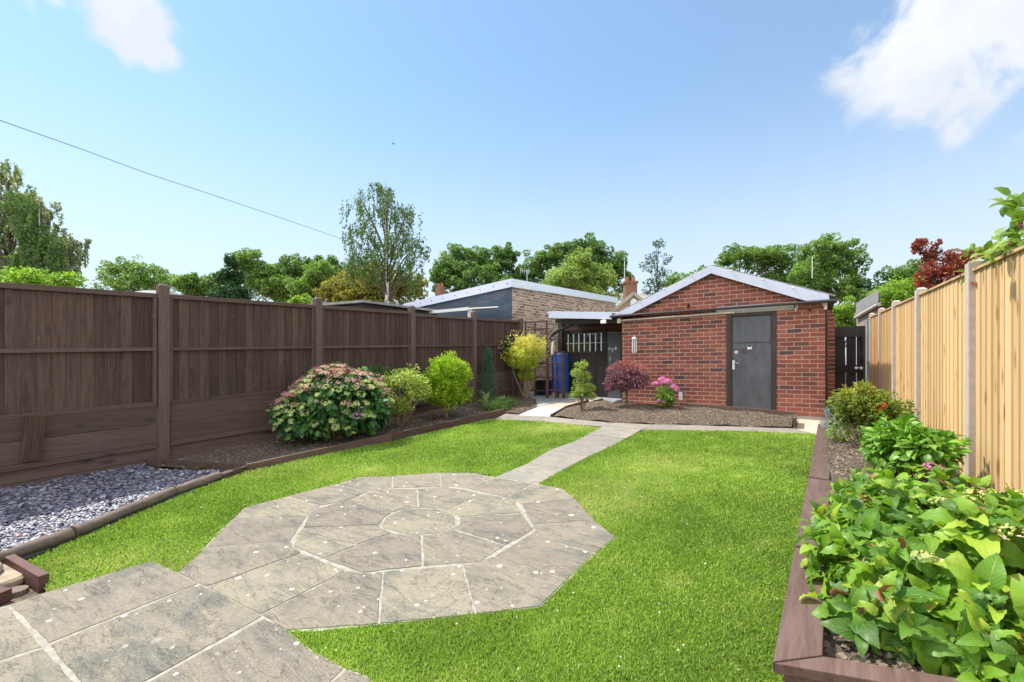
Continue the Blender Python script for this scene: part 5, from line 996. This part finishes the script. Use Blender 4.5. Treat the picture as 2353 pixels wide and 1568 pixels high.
# ---------------------------------------------------------------- trees beyond the fences
def tree(name,label,lobes,T,mat,leaf,nsub,per,sub=.27,trunk=None,group=None,cat='tree',weep=0,tm_='bark',depth=.9,inner=0,seed=1,wid=.6,trad=None,branches=14):
    """lobes: (px,py,rx,ry) as seen from the eye at distance T; built at true size and depth"""
    global rng; rng=np.random.default_rng(seed); random.seed(seed)
    k=T/FPX; LBS=[]
    for i,(px,py,rx,ry) in enumerate(lobes):
        c=T3(px,py,T*(1+.0*i)); c+=Vector((-ST,CT,0))*rng.uniform(-.25,.25)*rx*k; LBS.append((np.array(c),np.array([rx*k,rx*k*depth,ry*k])))
    b=T3(trunk if trunk is not None else lobes[0][0],846,T); b.z=.6
    e=empty(name,b,label,cat,group)
    PP=[];UU=[]; tips=[]; A=sum(r[0]*r[2] for _,r in LBS)
    for c,r in LBS:
        share=max(3,int(nsub*r[0]*r[2]/A)); u=sph(share); kk=rng.uniform(.35,1,share)[:,None]; cc=c+u*r*(1-sub*.55)*kk; rs=sub*min(r.mean(),1.2*np.median([q[1].mean() for q in LBS]))*rng.uniform(.6,1.3,share)
        m=max(4,int(per)); 
        if weep:
            for j in range(share):
                ns=4
                for s_ in range(ns):
                    o=cc[j]+rng.normal(0,.35,3)*rs[j]*[1,1,.5]; Ln=weep*rng.uniform(.4,1.2); t=rng.random(m//ns); q=o+np.stack([rng.normal(0,.05,len(t))*weep,rng.normal(0,.05,len(t))*weep,-t*Ln],1); PP.append(q); UU.append(np.tile([0,0,-.8],(len(t),1)))
        else:
            q=sph(share*m); q[:,2]*=.8; PP.append(cc.repeat(m,0)+q*(rng.uniform(.35,1,share*m)**.5)[:,None]*rs.repeat(m)[:,None]); UU.append(unit(q+u.repeat(m,0)*.5))
        tips+=[tuple(x) for x in cc[:max(2,int(branches*r[0]*r[2]/A))]]
    P=np.concatenate(PP); U=np.concatenate(UU); P,U=clip_(P,U,.5)
    leafset('crown',P,U,leaf,LM[mat],e,wid=wid,droop=.25 if not weep else .6,up=.55)
    top=max(c[2] for c,_ in LBS); cxm=np.mean([c for c,_ in LBS],0); tr_=trad or .022*(top)
    mb=MB(); f=Vector((b.x,b.y,.2)); mid=Vector((b.x*.6+cxm[0]*.4,b.y*.6+cxm[1]*.4,top*.55)); tp=Vector((cxm[0],cxm[1],top*1.02)) if trunk is None else Vector((b.x,b.y,top*1.02))
    if trunk is not None: mid=Vector((b.x+.1,b.y,top*.55))
    mb.tube([f,f.lerp(mid,.5),mid,mid.lerp(tp,.5),tp],[tr_,tr_*.85,tr_*.62,tr_*.38,tr_*.12],8); tk=mb.build('trunk',M[tm_],e)
    mb=MB()
    for t in tips:
        t=Vector(t); h=max(.25,min(.92,(t.z*.72)/top)); s0=f.lerp(mid,h/.55) if h<.55 else mid.lerp(tp,(h-.55)/.45); m=s0.lerp(t,.5)+Vector((0,0,.04*(t-s0).length)); mb.tube([s0,m,t],[tr_*.3,tr_*.2,tr_*.06],5)
    mb.build('limbs',M['bark'],e)
    return e
g_='trees beyond the gardens'
tree('grey_green_tree','tall grey green tree with purplish tints at the left edge of the view',[(10,425,78,84),(75,500,85,85),(150,560,45,60),(10,560,90,90),(115,585,70,62),(40,640,120,50),(-60,480,90,120),(165,630,45,40),(100,480,50,50)],17,'tcop',.10,380,100,sub=.22,trunk=20,weep=.45,group=g_,seed=2)
tree('weeping_birch','green weeping birch hanging in front of the tall tree at the left edge',[(70,470,45,55),(95,540,55,60),(60,590,60,50),(110,620,55,40),(130,560,45,50)],15.5,'tbirch',.10,90,80,sub=.34,trunk=90,weep=1.0,tm_='birch',group=g_,seed=3,trad=.07)
tree('tree','pale feathery tree left of the fence post, above the bungalow roof',[(300,622,58,32),(345,635,50,28),(250,625,44,28),(390,648,30,24),(300,655,110,24)],45,'tmid',.22,140,70,sub=.22,group=g_,seed=4)
tree('tree','small tree showing just right of the tall fence post',[(425,652,32,24),(440,640,18,18)],40,'tmid',.22,60,66,sub=.3,group=g_,seed=5)
tree('conifer','dark blue green pointed conifer above the brown fence',[(530,608,16,25),(530,640,34,30),(535,675,52,28)],24,'tblue',.15,110,60,sub=.25,group=g_,seed=6,depth=1)
tree('tree','rounded tree with dark open top behind the blue green conifer',[(575,603,52,32),(600,645,70,42),(500,655,50,34),(640,668,60,34),(460,675,40,24)],42,'tmid',.22,300,76,sub=.22,group=g_,seed=7)
tree('tree','deep green tree left of the birch',[(675,625,50,42),(720,615,38,32),(655,665,60,35),(760,625,40,45)],44,'tdark',.22,300,76,sub=.2,group=g_,seed=8)
tree('tree','mid green tree with lighter leaves just left of the ochre tree',[(735,635,45,42),(700,665,40,30)],34,'tmid',.18,170,70,sub=.25,group=g_,seed=9)
tree('ochre_tree','broad yellow ochre and green tree below the birch',[(800,650,60,52),(870,645,65,55),(935,665,55,45),(760,675,35,28),(840,690,90,30)],23,'tochre',.12,320,80,sub=.22,group=g_,seed=10)
tree('silver_birch','tall open silver birch with white trunk rising above the fence',[(880,425,36,48),(845,475,66,48),(925,485,60,52),(825,540,58,48),(900,555,75,52),(952,560,48,50),(860,605,65,45),(935,620,55,42),(808,590,36,42)],19,'tbirch',.09,190,60,sub=.30,trunk=886,weep=.75,tm_='birch',group=g_,seed=11,branches=34,trad=.13)
tree('tree','wide dark green tree behind the peak of the buff brick garage',[(1050,605,55,45),(1110,600,65,42),(1165,595,40,38),(1020,640,40,40),(1090,650,110,45),(1180,650,50,40)],46,'tdark',.23,440,84,sub=.17,group=g_,seed=12)
tree('tree','darkest tall rounded tree right of centre',[(1350,580,60,46),(1400,610,55,45),(1290,585,45,40),(1240,605,48,42),(1430,645,35,35),(1215,640,40,40),(1330,640,90,45)],44,'tdark',.22,460,84,sub=.17,group=g_,seed=13)
tree('light_green_tree','pale sunlit green tree in front of the darkest tall tree',[(1335,610,42,45),(1300,645,60,40),(1375,640,45,42),(1340,680,95,35),(1270,665,40,30)],30,'tlight',.14,320,80,sub=.22,group=g_,seed=14)
tree('thin_pine','thin almost bare pine between the two garages',[(1513,560,22,14),(1500,590,22,14),(1530,595,16,14),(1490,615,22,14),(1525,625,22,14),(1505,650,34,18),(1490,668,26,14)],34,'tblue',.16,64,22,sub=.5,trunk=1508,group=g_,seed=15,trad=.08,branches=22)
tree('tree','low open tree behind the ridge of the red brick garage',[(1680,590,50,26),(1740,595,50,34),(1790,590,38,34),(1640,640,60,30),(1800,640,60,40),(1560,650,45,22)],42,'tmid',.22,290,72,sub=.2,group=g_,seed=16)
tree('tree','tall rounded lime green tree right of the red brick garage roof',[(1895,575,60,45),(1935,600,55,48),(1870,625,55,45),(1950,655,40,45),(1900,670,70,40)],36,'tmid',.18,330,76,sub=.17,group=g_,seed=17)
tree('bright_shrub','bright yellow green shrub just right of the red brick garage',[(1940,715,28,32),(1915,730,25,28),(1955,745,28,24)],20,'bright',.11,80,60,sub=.28,cat='shrub',group=g_,seed=18)
tree('tree','dark green domed tree behind the red leaved tree',[(2070,640,50,40),(2030,660,42,35),(2110,630,40,35),(1990,690,40,35)],34,'tdark',.2,150,60,sub=.22,group=g_,seed=19)
tree('laurel','glossy bright green laurel above the far end of the new fence',[(2060,680,55,42),(2025,700,40,38),(2095,665,40,40)],16,'bright',.10,120,55,sub=.26,cat='shrub',group=g_,seed=20)
tree('red_tree','small red leaved tree above the new fence',[(2135,570,32,24),(2160,605,45,35),(2200,605,42,34),(2140,640,38,35),(2240,620,40,35),(2180,640,60,35),(2110,560,20,14)],12,'tred',.075,150,50,sub=.24,trunk=2150,group=g_,seed=21,trad=.035)
tree('far_tree','green tree showing between the red tree and the climber',[(2270,585,45,28),(2240,600,35,22)],20,'tochre',.11,60,50,sub=.3,group=g_,seed=22)
tree('hedge_shrub','yellow green shrub tops above the left end of the brown fence',[(60,640,60,24),(150,645,45,18),(-20,650,60,26)],13,'bright',.09,110,50,sub=.3,cat='shrub',group=g_,seed=23)
tree('low_shrub','small lime green shrub peeping over the fence by the second post',[(695,690,22,16),(680,700,20,14)],15,'bright',.08,40,45,sub=.35,cat='shrub',group=g_,seed=24)
# climber at right edge
rng=np.random.default_rng(5); random.seed(5)
cb=empty('leafy_climber',(1.45,3.6,.1),'large leaved climber growing above the new fence at the right edge','climber')
k=3.2; tips=[(2325,455),(2345,480),(2318,520),(2340,540),(2310,575),(2335,600),(2355,510),(2310,470),(2330,500),(2350,530),(2345,560),(2300,560),(2275,585),(2320,590),(2365,480),(2380,520),(2370,570),(2400,600),(2290,600),(2335,575)]
P=[];Y=[];N=[];S=[]; ts=[]
for (a,b) in tips:
    t_=rng.uniform(2.75,3.2); c=np.array(T3(a,b,t_)); ts.append(tuple(c))
    for j in range(7):
        an=rng.uniform(0,6.28); y=np.array([CT*math.cos(an)+rng.normal(0,.3),ST*math.cos(an)+rng.normal(0,.3),math.sin(an)*.8]); P.append(c+y*.01); Y.append(y); N.append(np.array([-.3,-.5,.8])+sph(1)[0]*.4); S.append(rng.uniform(.07,.12))
scatter('foliage',OVA,P,Y,N,S,LM['climb'],cb,wid=.5,uv=True)
P=[];U=[]
for q in range(26): c=np.array(T3(rng.uniform(2250,2420),rng.uniform(575,640),rng.uniform(3.0,3.8))); P.append(c+rng.normal(0,.05,(10,3))); U.append(sph(10))
leafset('inner_foliage',np.concatenate(P),np.concatenate(U),.08,LM['climb'],cb,OVA,.5,uv=True)
stems((1.62,3.0,1.9),ts,.007,M['bark'],cb,wig=.03,join=.8)

c=T3(904,331,55); q=Vector((CT,ST,0)); u=Vector((0,0,1)); v=Vector((-ST,CT,0)); bd=empty('bird',c,'tiny dark bird flying high above the silver birch','bird')
mb=MB(); mb.tube([c-q*.17,c-q*.12,c,c+q*.10,c+q*.15,c+q*.20],[.005,.022,.045,.035,.028,.004],8); mb.build('body',M['black'],bd)
for s in (-1,1): mb=MB(); mb.add([c+q*.05,c-q*.06,c-q*.08+v*s*.16+u*.07,c-q*.10+v*s*.30+u*.03,c+q*.02+v*s*.17+u*.08],[(0,4,2,1),(4,3,2)],.5); mb.build('wing',M['black'],bd,flip=False)
mb=MB(); mb.add([c-q*.14,c-q*.24+v*.04,c-q*.24-v*.04],[(0,1,2)],.5); mb.build('tail',M['black'],bd,flip=False)
